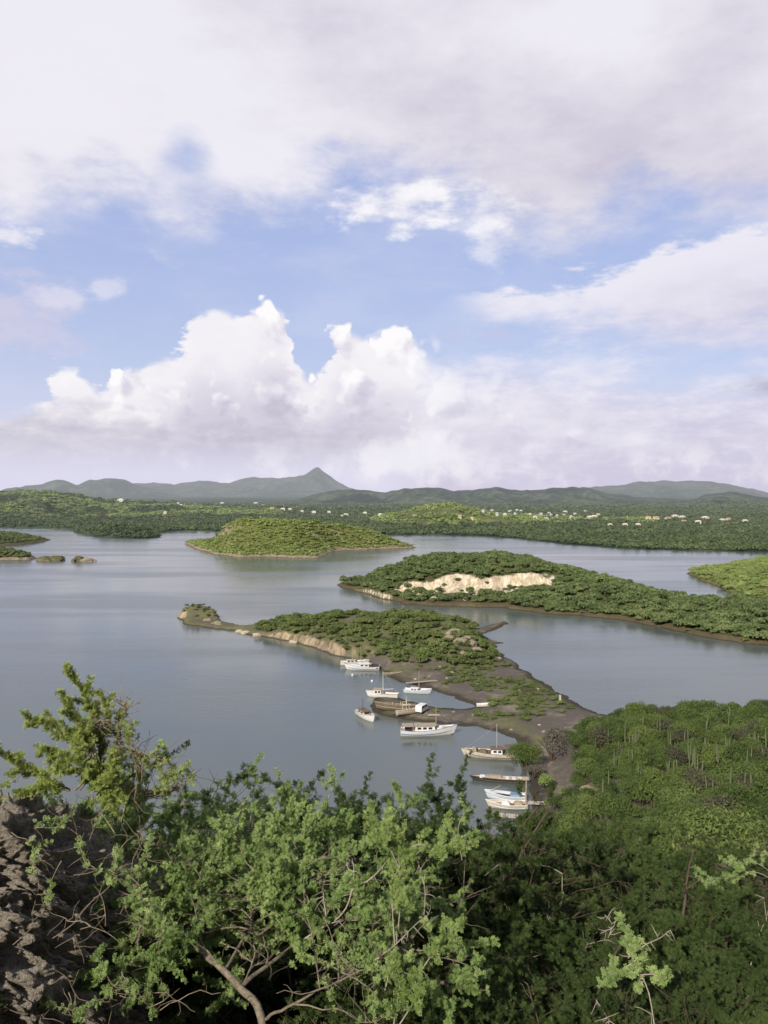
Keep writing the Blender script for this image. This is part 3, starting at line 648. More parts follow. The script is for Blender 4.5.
# ------------------------------------------------------------------ foliage
def leaf_quads(pos, nrm, size, aspect=0.55, r=None):
    """diamond leaves at pos facing nrm"""
    r = r or rng; n = len(pos)
    nrm = nrm / (np.linalg.norm(nrm, axis=1)[:, None] + 1e-9)
    a = np.cross(nrm, r.normal(size=(n, 3))); a /= np.linalg.norm(a, axis=1)[:, None] + 1e-9; b = np.cross(nrm, a)
    s = np.broadcast_to(np.asarray(size, float), (n,))[:, None]
    v = np.stack([pos - a * s * .5, pos + b * s * .5 * aspect + nrm * s * .08, pos + a * s * .5, pos - b * s * .5 * aspect + nrm * s * .08], 1).reshape(-1, 3)
    return v, np.arange(n * 4).reshape(-1, 4)
def crown_arrays(r, n, rad, height, leaf, lumps=7, base=0.25, jit=0.75, aspect=0.6, fill=0.3):
    """a lumpy crown: leaves around sub-clumps of an uneven dome; origin at the ground"""
    C = []; 
    for k in range(lumps):
        th = r.uniform(0, 2 * np.pi); q = rad * 0.62 * math.sqrt(r.uniform(0, 1))
        hh = height * (0.42 + 0.38 * r.uniform() * (1 - 0.5 * q / rad)); s = rad * r.uniform(0.30, 0.52)
        C.append((q * math.cos(th), q * math.sin(th), hh, s, s * r.uniform(0.55, 0.85)))
    C.append((0, 0, height * .62, rad * .45, height * .30)); C = np.array(C)
    w = C[:, 3] ** 2; k = r.choice(len(C), n, p=w / w.sum())
    dv = r.normal(size=(n, 3)); dv /= np.linalg.norm(dv, axis=1)[:, None]; dv[:, 2] = np.where(dv[:, 2] < -0.3, -dv[:, 2], dv[:, 2])
    q = np.where(r.uniform(size=n) < fill, r.uniform(0.3, 1, n), 1 + r.normal(size=n) * 0.10)[:, None]
    pos = C[k, :3] + dv * q * np.stack([C[k, 3], C[k, 3], C[k, 4]], 1)
    pos[:, 2] = np.maximum(pos[:, 2], height * 0.06 * r.uniform(0.2, 2, n))
    nr = dv + r.normal(size=(n, 3)) * jit + np.array([0, 0, 0.35])
    return leaf_quads(pos, nr, leaf * r.uniform(0.6, 1.4, n), aspect, r)
def stem_arrays(r, rad, height, k=4, thick=0.07):
    A = Acc()
    for i in range(k):
        th = r.uniform(0, 2 * np.pi); e = rad * r.uniform(0.3, 0.75)
        p1 = np.array([e * .35 * math.cos(th), e * .35 * math.sin(th), height * .35]); p2 = np.array([e * math.cos(th + .3), e * math.sin(th + .3), height * r.uniform(.6, .85)])
        A.add(*tube_arrays([(0, 0, -0.4), p1 * .5, p1, (p1 + p2) / 2 + r.normal(size=3) * .05 * rad, p2], np.array([1, .85, .65, .45, .15]) * thick, 5))
    return A
def scatter(xr, yr, spacing, r):
    nx = int((xr[1] - xr[0]) / spacing); ny = int((yr[1] - yr[0]) / spacing)
    gx, gy = np.meshgrid(np.arange(nx), np.arange(ny)); gx = gx + (gy % 2) * .5
    x = xr[0] + (gx + r.uniform(-.42, .42, gx.shape)) * spacing; y = yr[0] + (gy + r.uniform(-.42, .42, gy.shape)) * spacing
    return x.ravel(), y.ravel()
def slope_of(hf, x, y, e=1.5):
    return np.hypot(hf(x + e, y) - hf(x - e, y), hf(x, y + e) - hf(x, y - e)) / (2 * e)
def stuff(name, protos, pts, mat, label, cat, r):
    """pts: list of (x,y,z,scale,hscale): one mesh of merged bushes"""
    A = Acc()
    for (x, y, z, s, hs) in pts:
        v, f = protos[r.integers(len(protos))]; a = r.uniform(0, 6.283); c_, s_ = math.cos(a), math.sin(a)
        v2 = np.empty_like(v); v2[:, 0] = (v[:, 0] * c_ - v[:, 1] * s_) * s + x; v2[:, 1] = (v[:, 0] * s_ + v[:, 1] * c_) * s + y; v2[:, 2] = v[:, 2] * s * hs + z
        A.add(v2, f)
    o = link(name, A.mesh(name), mat); tag(o, label, cat, kind='stuff'); return o
r1 = np.random.default_rng(11)
pr_mid = [crown_arrays(r1, 260, 1.0, 1.3, 0.34, 6) for _ in range(6)]
pr_low = [crown_arrays(r1, 260, 1.0, 1.2, 0.33, 7) for _ in range(5)]
pr_far = [crown_arrays(r1, 44, 1.0, 0.9, 0.64, 4, jit=0.45, fill=.1) for _ in range(5)]
# middle island
x, y = scatter((-30, 300), (225, 500), 2.4, r1); z = mesa_h(x, y); sl_ = slope_of(mesa_h, x, y); pxx, pyy = proj(x, y, z)
dpl = sdist(x, y, plateau); bare = bare_mesa(x, y, z)
onface = (bare > .2) & (rng.uniform(size=x.shape) < .28)
ok = (z > 0.6 + 0.9 * (pxx < 540)) & ((sl_ < 0.85) | onface) & (pxx < 850) & (bare * 1.0 + (fbm(x / 7, y / 7, 101) - .5) * 2.6 < 0.45) & (fbm(x / 6, y / 6, 103) > 0.30)
ok |= onface & (z > 2.0) & (fbm(x / 5, y / 5, 104) > .47)
ok &= ~((dpl > -1) & (dpl < 1.5) & (y < 390) & (x > 2) & (x < 92) & (rng.uniform(size=x.shape) < .5))
stuff('scrub', pr_low, [(a, b, c - .2, r1.uniform(.9, 3.1), r1.uniform(.6, 1.25)) for a, b, c in zip(x[ok], y[ok], z[ok])], M['leaf_mesa'], 'dense grey green scrub covering the long cliff island', 'scrub', r1)
# right island
x, y = scatter((150, 420), (330, 640), 3.0, r1); z = ri_h(x, y); pxx, pyy = proj(x, y, z); ok = (z > 0.9) & (pxx < 830) & (fbm(x / 12, y / 12, 105) > .33)
stuff('scrub', pr_low, [(a, b, c - .2, r1.uniform(1.3, 2.6), r1.uniform(.7, 1.1)) for a, b, c in zip(x[ok], y[ok], z[ok])], M['leaf_painted_sun'], 'yellow green scrub on the sunlit island at the right edge', 'scrub', r1)
# dome island
x, y = scatter((-220, 60), (590, 880), 3.4, r1); z = di_h(x, y); ok = (z > 1.4) & (fbm(x / 14, y / 14, 107) > .27)
stuff('scrub', pr_far, [(a, b, c - .3, r1.uniform(1.5, 2.8), r1.uniform(.6, 1.0)) for a, b, c in zip(x[ok], y[ok], z[ok])], M['leaf_painted_sun'], 'light green scrub covering the dome shaped island', 'scrub', r1)
# left islets
for hf, xr, yr, lab in ((la_h, (-470, -300), (700, 900), 'dark scrub on the farther island at the left edge'), (lb_h, (-380, -255), (560, 670), 'low scrub on the nearer islet at the left edge')):
    x, y = scatter(xr, yr, 3.0, r1); z = hf(x, y); ok = (z > 1.9) & (fbm(x / 8, y / 8, 109) > .3)
    stuff('scrub', pr_far, [(a, b, c - .3, r1.uniform(1.4, 2.6), r1.uniform(.7, 1.1)) for a, b, c in zip(x[ok], y[ok], z[ok])], M['leaf_mesa'], lab, 'scrub', r1)
# mainland woods
pts = []
for y0, y1, sp, s0 in ((640, 900, 5.0, 3.2), (900, 1300, 7.0, 4.4), (1300, 1900, 11, 6.5), (1900, 3000, 20, 11)):
    xw = y1 * .62; x, y = scatter((-xw, xw), (y0, y1), sp, r1); z = main_h(x, y); S = main_h(x, y, True)
    ok = (z > .7) & (np.abs(x / y) < .58) & (fbm(x / 40, y / 40, 111) > .25 + .18 * S)
    pts += [(a, b, c - .5, s0 * q, h * (1.0 if y0 < 1000 else .6), s_) for a, b, c, q, h, s_ in zip(x[ok], y[ok], z[ok], r1.uniform(.6, 1.25, ok.sum()), r1.uniform(.7, 1.2, ok.sum()), S[ok])]
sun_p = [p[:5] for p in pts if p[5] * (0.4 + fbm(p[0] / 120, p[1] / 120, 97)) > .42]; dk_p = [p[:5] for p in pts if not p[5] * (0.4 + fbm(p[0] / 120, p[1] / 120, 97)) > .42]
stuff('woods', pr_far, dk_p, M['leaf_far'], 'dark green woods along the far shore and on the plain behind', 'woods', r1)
stuff('woods', pr_far, sun_p, M['leaf_painted_sun'], 'sunlit yellow green scrub on the low hill beyond the far shore', 'woods', r1)

# --- headland and lookout slope: the 300 shrubs that show largest are things, the rest is scrub
r2 = np.random.default_rng(23)
def shrub_proto(n, leaf, lumps, mat, flat=1.2):
    v, f = crown_arrays(r2, n, 1.0, flat, leaf, lumps, jit=0.6, fill=0.25); me = mesh_arrays('crown', v, f); me.materials.append(M[mat])
    tm = stem_arrays(r2, 1.0, flat, 5, 0.045).mesh('trunk', True); tm.materials.append(M['bark_dark']); return me, tm
sh_near = [shrub_proto(14000, 0.055, 14, 'leaf_slope', 1.25) for _ in range(5)]
sh_mid = [shrub_proto(4200, 0.085, 12, 'leaf_slope', 1.2) for _ in range(6)]
sh_near += [shrub_proto(14000, 0.055, 13, 'leaf_slope_light', 1.3) for _ in range(2)] + [shrub_proto(5000, 0.05, 13, 'leaf_dry', 1.2)]
sh_mid += [shrub_proto(4200, 0.085, 11, 'leaf_slope_light', 1.3) for _ in range(2)] + [shrub_proto(1500, 0.08, 11, 'leaf_dry', 1.2)]
sh_head = [shrub_proto(900, .18, 8, 'leaf_dry', 1.0)] + [shrub_proto(900, 0.18, 8, 'leaf_head', 1.1) for _ in range(5)]
cand = []
x, y = scatter((-10, 110), (26, 172), 3.1, r2); z = near_h(x, y); pxx, pyy = proj(x, y, z)
ok = (z > 2.2) & (pxx > 440) & (pxx < 800) & (fbm(x / 6, y / 6, 121) > .22)
for a, b, c, q in zip(x[ok], y[ok], z[ok], pxx[ok]): cand.append((a, b, c, r2.uniform(1.2, 2.7), r2.uniform(.85, 1.6), 'slope'))
x, y = scatter((-90, 40), (205, 335), 2.2, r2); z = near_h(x, y); sl_ = slope_of(near_h, x, y, .8); ok = (z > 1.45) & ((sl_ < .95) | (r2.uniform(size=x.shape) < .35)) & (fbm(x / 7, y / 7, 123) > .33) & ~((np.abs(x - 21) < 7) & (np.abs(y - 247) < 8) & (fbm(x / 3, y / 3, 129) > .42))
for a, b, c in zip(x[ok], y[ok], z[ok]): cand.append((a, b, c, r2.uniform(.9, 2.3) * (.55 if a < -52 else 1), r2.uniform(.55, 1.2), 'head'))
x, y = scatter((10, 48), (168, 225), 2.0, r2); z = near_h(x, y); gr = green_near(x, y, z); ok = (gr > .28) & (z > .5) & (z < 2.0) & (fbm(x / 4, y / 4, 127) > .33)
for a, b, c in zip(x[ok], y[ok], z[ok]): cand.append((a, b, c, r2.uniform(.6, 1.4), r2.uniform(.5, .8), 'flat'))
cand.sort(key=lambda t: -t[3] / t[1])
IND = 290; far_lists = {'slope': [], 'head': [], 'flat': []}
def place(proto, name, label, cat, loc, s, hs, rz, group):
    e = empty(name, label, cat, loc, rz, group)
    c_ = bpy.data.objects.new('crown', proto[0]); col.objects.link(c_); c_.parent = e
    t_ = bpy.data.objects.new('trunk', proto[1]); col.objects.link(t_); t_.parent = e
    e.scale = (s, s, s * hs); return e
k = 0
for (a, b, c, s, hs, kind) in cand:
    if k < IND:
        pr = (sh_near if b < 60 else sh_mid) if kind == 'slope' else sh_head
        lab = {'slope': 'dense green thorn shrub on the cactus dotted hillside at right', 'head': 'low green shrub on the headland behind the moored boats', 'flat': 'small shrub on the mud flat near the boats'}[kind]
        place(pr[r2.integers(len(pr))], 'shrub', lab, 'shrub', (a, b, c - .15), s, hs, r2.uniform(0, 6.28), 'shrubs on the right hillside' if kind == 'slope' else 'shrubs on the headland'); k += 1
    else: far_lists[kind].append((a, b, c - .15, s, hs))
pr_slope = [crown_arrays(r2, 1400, 1.0, 1.2, 0.13, 10, jit=.6) for _ in range(5)]
pr_head = [crown_arrays(r2, 420, 1.0, 1.1, 0.24, 7, jit=.6) for _ in range(6)]
if far_lists['slope']: stuff('scrub', pr_slope, far_lists['slope'], M['leaf_slope'], 'dense green scrub on the far crest of the right hillside', 'scrub', r2)
stuff('scrub', pr_head, far_lists['head'] + far_lists['flat'], M['leaf_head'], 'olive green scrub covering the low headland behind the boats', 'scrub', r2)

# singled out bushes near the shore
def bush(px, py, s, hs, mat, name, label, cat, zz=None, n=1500, leaf=.13, group=None, lumps=7):
    g = G(px, py, 1.0); z = float(near_h(g[0], g[1])); r = np.random.default_rng(int(px * 7 + py))
    v, f = crown_arrays(r, n, 1.0, 1.25, leaf, lumps, jit=.9); me = mesh_arrays('crown', v, f); me.materials.append(M[mat])
    tm = stem_arrays(r, 1.0, 1.2, 6, .04).mesh('trunk', True); tm.materials.append(M['bark_dark'])
    return place((me, tm), name, label, cat, (g[0], g[1], z - .1), s, hs, 0, group)
bush(524, 765, 3.7, 1.25, 'leaf_slope_light', 'shore_bush', 'light green feathery bush at the shore beside the old wooden fishing boat', 'bush', n=9000, leaf=.05, lumps=13)
bush(553, 760, 4.3, 1.1, 'leaf_grey', 'bare_bush', 'grey leafless bush between the light green shore bush and the hillside', 'bush', n=2200, leaf=.07)
bush(533, 774, 2.2, 1.0, 'leaf_grey', 'bare_bush', 'low grey brown bush at the waterline above the long barge', 'bush', n=1500, leaf=.08)
bush(545, 784, 1.8, 1.1, 'leaf_bright', 'shore_bush', 'bright green bush on the shore next to the tall mooring post', 'bush')
bush(558, 812, 2.0, 1.0, 'leaf_slope', 'shore_bush', 'dark green bush on the shore just below the mooring post', 'bush')
bush(563, 800, 1.4, .9, 'leaf_bright', 'shore_bush', 'small green bush beside the dirt track', 'bush')
bush(493, 705, 1.35, .8, 'leaf_bright', 'flat_bush', 'bright green round bush beside the white skiff on the mud flat', 'bush')
bush(366 + 56, 662, 2.4, .8, 'leaf_bright', 'head_bush', 'bright green bush at the foot of the headland above the pale plank jetty', 'bush')
bush(385, 658, 2.2, .8, 'leaf_bright', 'head_bush', 'bright green bush on the bank right of the two moored white boats', 'bush')
bush(528, 672 + 20, 2.0, .45, 'leaf_grey', 'bare_bush', 'flat dark brown bush in the grass strip of the flat', 'bush')

# ------------------------------------------------------------------ columnar cacti on the right hillside
def cactus_mesh(r, H):
    A = Acc()
    def column(base, h, rad, lean):
        n = 7; t = np.linspace(0, 1, n); pts = np.stack([base[0] + lean[0] * t ** 1.5, base[1] + lean[1] * t ** 1.5, base[2] + h * t], 1)
        A.add(*tube_arrays(pts, rad * np.array([.9, 1, 1, 1, .95, .8, .25]), 8))
    column((0, 0, -.2), H, .10, r.normal(size=2) * .15)
    for i in range(int(r.choice([0, 0, 1, 1, 2, 3]))):
        a = r.uniform(0, 6.28); z0 = H * r.uniform(.2, .5); e = r.uniform(.35, .7)
        A.add(*tube_arrays([(0, 0, z0), (e * .6 * math.cos(a), e * .6 * math.sin(a), z0 + .08), (e * math.cos(a), e * math.sin(a), z0 + .45)], [.07, .075, .08], 8))
        column((e * math.cos(a), e * math.sin(a), z0 + .4), H * r.uniform(.3, .6), .08, r.normal(size=2) * .08)
    return A.mesh('cactus', True)
r3 = np.random.default_rng(31)
cpts = [(607, 731), (625, 735), (632, 740), (643, 722), (646, 738), (636, 742), (596, 745), (605, 741), (671, 745), (668, 768), (674, 766), (614, 765), (610, 750), (693, 733), (706, 728), (727, 720), (728, 725), (741, 723),
        (755, 735), (759, 737), (763, 738), (766, 742), (753, 745), (728, 760), (731, 755), (725, 780), (730, 790), (695, 765), (701, 772), (689, 760), (603, 790), (609, 788), (765, 760), (760, 755), (737, 800), (600, 730), (660, 728), (715, 735), (585, 752), (619, 748), (650, 752), (684, 748), (705, 748), (718, 762), (746, 770), (640, 775), (662, 790), (712, 800), (688, 785), (750, 790), (629, 760), (655, 735)]
for i, (px, py) in enumerate(cpts):
    Yg = np.arange(45, 172, .5); rr = ray(px, py + 6); zz = CAMZ + rr[2] * Yg; tz = near_h(rr[0] * Yg, Yg); hit = np.where(tz + 1.2 > zz)[0]
    if len(hit) == 0: continue
    Yc = Yg[hit[0]]; Xc = rr[0] * Yc; H = r3.uniform(2.9, 5.2)
    o = link('cactus', cactus_mesh(r3, H), M['cactus'], None, (Xc, Yc, float(near_h(Xc, Yc))))
    tag(o, 'tall columnar cactus rising from the scrub of the right hillside' if py > 740 else 'tall columnar cactus near the skyline of the right hillside', 'cactus', 'columnar cacti on the right hillside')

# ------------------------------------------------------------------ rocks
def rock_mesh(r, sx, sy, sz, sub=4, amp=.35, fr=1.3):
    import bmesh
    bm = bmesh.new(); bmesh.ops.create_icosphere(bm, subdivisions=sub, radius=1.0)
    me = bpy.data.meshes.new('rock'); bm.to_mesh(me); bm.free()
    v = np.empty(len(me.vertices) * 3, np.float32); me.vertices.foreach_get('co', v); v = v.reshape(-1, 3); o = r.uniform(0, 50, 3)
    n = fbm(v[:, 0] * fr + o[0] + v[:, 2] * .7, v[:, 1] * fr + o[1] - v[:, 2] * .7, 5, 5) + fbm(v[:, 2] * fr + o[2], v[:, 0] * fr - v[:, 1] * fr + o[0], 9, 5) - 1
    v = v * (1 + n[:, None] * amp * 2); v[:, 2] = np.sign(v[:, 2]) * np.abs(v[:, 2]) ** .8
    v = v * np.array([sx, sy, sz]); me.vertices.foreach_set('co', v.astype(np.float32).ravel()); me.update()
    return me
def rock(px, py, Y, sx, sy, sz, label, name='boulder', cat='rock', mat='rock', sub=4, group=None, z=None, amp=.35):
    p = P(px, py, Y); zz = p[2] if z is None else z
    o = link(name, rock_mesh(np.random.default_rng(int(px * 13 + py)), sx, sy, sz, sub, amp), M[mat], None, (p[0], p[1], zz)); return tag(o, label, cat, group)
g = G(52, 560.5); rock(52, 560.5, g[1], 9.0, 5, 3.6, 'low rounded rock islet between the green islet and the small pale rock', 'rock_islet', 'islet', 'rock_moss', 6, z=.2, amp=.6)
g = G(77, 561.5); rock(77, 561.5, g[1], 3.6, 3, 3.6, 'small pale rock standing in the bay, rightmost of the left islets', 'rock_islet', 'islet', 'rock_moss', 6, z=.2, amp=.75)
g = G(88, 561.5); rock(88, 561.5, g[1], 5, 2.6, 1.9, 'low dark rock beside the small pale rock in the bay', 'rock_islet', 'islet', 'rock_dull', 5, z=.1, amp=.6)
def grock(px, py, z0, s, lab, grp=None, mat='rock_dull'):
    s = s * .78
    g = G(px, py, z0); z = float(near_h(g[0], g[1])); rr = np.random.default_rng(int(px * 31 + py))
    o = link('boulder', rock_mesh(rr, s * rr.uniform(.8, 1.3), s * rr.uniform(.7, 1.1), s * rr.uniform(.6, .9), 4), M[mat], None, (g[0], g[1], z + s * .1)); tag(o, lab, 'rock', grp)
for px, py, z0, s in ((449, 644, 5, 1.9), (456, 642, 5, 2.2), (462, 647, 4.5, 2.3), (452, 649, 3, 1.7), (459, 652, 3, 1.5), (467, 650, 3, 1.9), (472, 653, 2.5, 1.6), (477, 655, 2.5, 1.3), (463, 658, 2.5, 1.4), (447, 655, 3, 1.2), (470, 645, 3, 1.3)):
    grock(px, py, z0, s, 'pale limestone boulder in the outcrop at the right end of the headland', 'boulders in the headland outcrop')
for px, py, z0, s in ((452, 672, 1, .7), (462, 676, 1, .8), (440, 668, 1, .7), (498, 663, 1, 1.5), (522, 695, 1, .5), (447, 678, 1, .6), (430, 676, 1, .6)):
    grock(px, py, z0, s, 'pale stone lying on the earth bank below the headland', 'stones on the earth bank')
for px, py in ((553, 681), (559, 682), (566, 682), (549, 680)): grock(px, py, 0, .8, 'dark stone in the shallows off the straight shore', 'stones in the shallows', 'bark_dark')
grock(588, 803, 3, 1.6, 'pale bare rock in the scrub beside the dirt track'); grock(592, 810, 3, 1.2, 'smaller pale rock just below the bare rock by the track')


# rubble at the foot of the island cliff, stones on the flat, planks by the wreck
r6 = np.random.default_rng(61)
for k in range(16):
    X_b = 8 + 76 * (k + r6.uniform(.1, .9)) / 16; Y_b = r6.uniform(352, 366); z_b = float(mesa_h(np.array([X_b]), np.array([Y_b]))[0]); sz = r6.uniform(.7, 1.7)
    o = link('boulder', rock_mesh(r6, sz, sz * .8, sz * .75, 3), M['rock'], None, (X_b, Y_b, z_b + .2)); tag(o, 'pale boulder fallen below the limestone cliff of the island', 'rock', 'boulders below the island cliff')
for k in range(14):
    px_, py_ = r6.uniform(238, 345), 0; py_ = 631.5 + (px_ - 238) * .205 + r6.uniform(-1.0, .6); g = G(px_, py_, .2); sz = r6.uniform(.5, 1.2)
    o = link('boulder', rock_mesh(r6, sz * 1.3, sz, sz * .7, 3), M['rock'], None, (g[0], g[1], .25)); tag(o, 'pale rock at the waterline along the headland edge', 'rock', 'rocks along the headland waterline')
for k in range(9):
    px_, py_ = r6.uniform(179, 226), 0; py_ = 616 + abs(px_ - 179) * .27 + r6.uniform(-1.5, 0.3); g = G(px_, min(py_, 629), .2); sz = r6.uniform(.7, 1.5)
    o = link('boulder', rock_mesh(r6, sz * 1.3, sz, sz, 3), M['rock_dull'], None, (g[0], g[1], .4)); tag(o, 'rock on the shore of the tip of the headland', 'rock', 'rocks around the headland tip')
for k in range(22):
    px_, py_ = r6.uniform(400, 560), r6.uniform(672, 735); g = G(px_, py_, .8); z_b = float(near_h(np.array([g[0]]), np.array([g[1]]))[0])
    if z_b < .35: continue
    sz = r6.uniform(.18, .5); o = link('stone', rock_mesh(r6, sz * 1.2, sz, sz * .6, 2), M['rock_dull' if k % 3 else 'rock'], None, (g[0], g[1], z_b)); tag(o, 'small stone scattered on the mud flat', 'stone', 'stones scattered on the mud flat')
for px_, py_, a_, L_ in ((384, 704, 20, 3.4), (389, 708, -15, 2.8), (378, 707, 40, 2.6), (402, 716, 8, 3.6), (415, 717, -20, 2.4), (434, 715, 12, 3.0), (386, 713, -5, 3.2)):
    g = G(px_, py_, .7); z_b = float(near_h(np.array([g[0]]), np.array([g[1]]))[0]); mb = MB()
    for q_ in range(3): mb.box(-L_ / 2 + q_ * .12, L_ / 2 - q_ * .2, q_ * .28 - .4, q_ * .28 - .16, .02 * q_, .07 + .02 * q_)
    
    if z_b < .4: continue
    o = mb.build('plank', M['pale_wood'], None); o.location = (g[0], g[1], z_b + .05); o.rotation_euler = (0, R(2), R(a_)); tag(o, 'pale weathered planks lying on the mud spit around the wreck', 'planks', 'planks around the wreck')
# ------------------------------------------------------------------ boats
def hull_arrays(L, B, D, sheer=.5, stern=.75, rake=.6, n=14, m=7):
    """x along the boat with the bow at +L/2; keel z = -draft"""
    V = []; draft = D * .35
    for i in range(n):
        t = i / (n - 1); x = -L / 2 + L * t
        w = B / 2 * (stern + (1 - stern) * math.sin(min(t / .45, 1) * math.pi / 2)) * (1 - max(0, (t - .45) / .55) ** 2.2) + .012
        top = D * .65 + sheer * (max(0, t - .3) / .7) ** 2 + sheer * .25 * (max(0, .3 - t) / .3) ** 2; bot = -draft * (1 - max(0, (t - .7) / .3) ** 2 * .9)
        ex = rake * max(0, (t - .6) / .4) ** 2
        for j in range(m):
            s = j / (m - 1); a = -1 + 2 * s; k = abs(a)          # from port rail round the keel to starboard rail
            zz = bot + (top - bot) * k ** 1.6; ww = w * (1 - (1 - k) ** 1.9)
            V.append((x + ex * (zz - bot) / (top - bot + 1e-6), math.copysign(ww, a) if k > 1e-6 else 0.0, zz))
    Fc = [(i * m + j, (i + 1) * m + j, (i + 1) * m + j + 1, i * m + j + 1) for i in range(n - 1) for j in range(m - 1)]
    return V, Fc, n, m
def boat_base(name, label, px, py, heading, L, B, D, hullmat, deckmat, sheer=.5, rake=.6, stern=.75, stripe=None, z=0.0, cat='boat', well=.25, group=None, tilt=0):
    g = G(px, py, z); e = empty(name, label, cat, (g[0], g[1], z), R(heading), group)
    if tilt: e.rotation_euler = (R(tilt), 0, R(heading))
    V, Fc, n, m = hull_arrays(L, B, D, sheer, stern, rake)
    mb = MB(); mb.add(V, Fc); mb.add([V[j] for j in range(m)], [tuple(range(m))])         # transom
    h = mb.build('hull', M[hullmat], e, smooth=True)
    # rub rail
    rl = MB(); rl.tube([V[i * m] for i in range(n)] + [V[i * m + m - 1] for i in reversed(range(n))], .05, 5); rl.build('rail', M[stripe or deckmat], e)
    dk = MB(); dv = []
    for i in range(n):
        a = V[i * m]; b = V[i * m + m - 1]; dv += [(a[0], a[1] * .96, a[2] - well), (b[0], b[1] * .96, b[2] - well)]
    dk.add(dv, [(2 * i, 2 * i + 1, 2 * i + 3, 2 * i + 2) for i in range(n - 1)]); dk.build('deck', M[deckmat], e)
    if stripe:
        s_ = MB(); 
        for side in (0, 1):
            q = []
            for i in range(n):
                a = V[i * m + (1 if side == 0 else m - 2)]; q += [(a[0], a[1] * 1.015 + (.0), a[2] - .02), (a[0], a[1] * 1.03, a[2] + .13)]
            s_.add(q, [(2 * i, 2 * i + 1, 2 * i + 3, 2 * i + 2) for i in range(n - 1)])
        s_.build('stripe', M[stripe], e)
    return e
def cabin(e, x0, x1, w, z0, z1, mat='white_paint', roof='tan_wood', nwin=3, over=.15, front=True, taper=.92):
    c_ = MB().box(x0, x1, -w / 2, w / 2, z0, z1, taper).build('cabin', M[mat], e, bevel=.04)
    MB().box(x0 - over, x1 + over, -w / 2 - over, w / 2 + over, z1 + .003, z1 + .09).build('roof', M[roof], e, bevel=.02)
    Lw = (x1 - x0); hh = (z1 - z0)
    for k in range(nwin):
        a = x0 + Lw * (.12 + .80 * k / nwin); b = a + Lw * .80 / nwin * .68
        for s_ in (-1, 1):
            yy = s_ * w / 2 * .975; mb = MB().box(a, b, min(yy, yy + s_ * .03), max(yy, yy + s_ * .03), z0 + hh * .42, z0 + hh * .80); o = mb.build('window', M['window_glass'], c_)
    if front:
        MB().box(x1 - .035, x1 + .012, -w * .36, w * .36, z0 + hh * .42, z0 + hh * .80).build('window', M['window_glass'], c_)
    return c_
def mast(e, x, z0, h, mat='tan_wood', r0=.07, boom=0, stay=None, yard=0):
    m_ = MB().tube([(x, 0, z0), (x, 0, z0 + h * .5), (x + .02, 0, z0 + h)], [r0, r0 * .9, r0 * .6], 7).build('mast', M[mat], e, smooth=True)
    if boom: MB().tube([(x, 0, z0 + 1.1), (x - boom, 0, z0 + 1.35)], .045, 6).build('boom', M[mat], e)
    if yard: MB().tube([(x, -yard, z0 + h * .8), (x, yard, z0 + h * .8)], .025, 5).build('crosstree', M[mat], m_)
    if stay:
        for sx, sz in stay: MB().tube([(x, 0, z0 + h * .96), (sx, 0, sz)], .012, 4).build('stay', M['metal_grey'], m_)
def posts(e, L, w, z0, h, mat='metal_grey'):
    mb = MB()
    for xx in L:
        for s_ in (-1, 1): mb.tube([(xx, s_ * w, z0), (xx, s_ * w, z0 + h)], .02, 5)
    for s_ in (-1, 1): mb.tube([(L[0], s_ * w, z0 + h), (L[-1], s_ * w, z0 + h)], .02, 5)
    mb.build('guard_rail', M[mat], e)

# 1 large white boat, bow to the right
e = boat_base('fishing_boat', 'white fishing boat with long windowed cabin and tan awning, moored broadside off the mud spit', 427, 734.5, 3, 11.0, 3.1, 1.75, 'white_paint', 'pale_wood', .95, .9, .8, 'blue_paint')
cabin(e, -2.6, 1.7, 2.0, .85, 2.05, nwin=3); MB().box(-5.2, -2.9, -1.25, 1.25, 2.02, 2.1).build('awning', M['tan_wood'], e)
ap = MB(); [ap.tube([(xx, yy, .8), (xx, yy, 2.02)], .04, 5) for xx in (-5.1, -3.0) for yy in (-1.15, 1.15)]; ap.build('awning_post', M['pale_wood'], e)
MB().box(-4.6, -3.3, -.9, .9, .8, 1.35).build('cockpit_block', M['dark_paint'], e, bevel=.05)  # dark block standing in for the dark cockpit opening under the awning
MB().box(2.0, 3.3, -.6, .6, 1.05, 1.40, .85).build('hatch', M['white_paint'], e, bevel=.04)
mast(e, 1.9, .9, 5.0, 'tan_wood', .10, stay=[(5.7, 1.95)]); posts(e, (3.2, 4.2, 5.0), .55, 1.35, .5)
# 2 small white boat pointing towards the lookout
e = boat_base('motor_boat', 'small white boat with brown canopy and dark mast at the tip of the spit', 366, 718, -62, 7.2, 2.5, 1.5, 'white_paint', 'tan_wood', .7, .6, .85)
cabin(e, -2.6, .6, 1.7, .7, 1.55, 'cream_paint', 'brown_wood', 2); mast(e, -1.6, 1.6, 2.6, 'dark_paint', .06); MB().box(1.0, 2.2, -.5, .5, .75, 1.0, .8).build('hatch', M['brown_wood'], e)
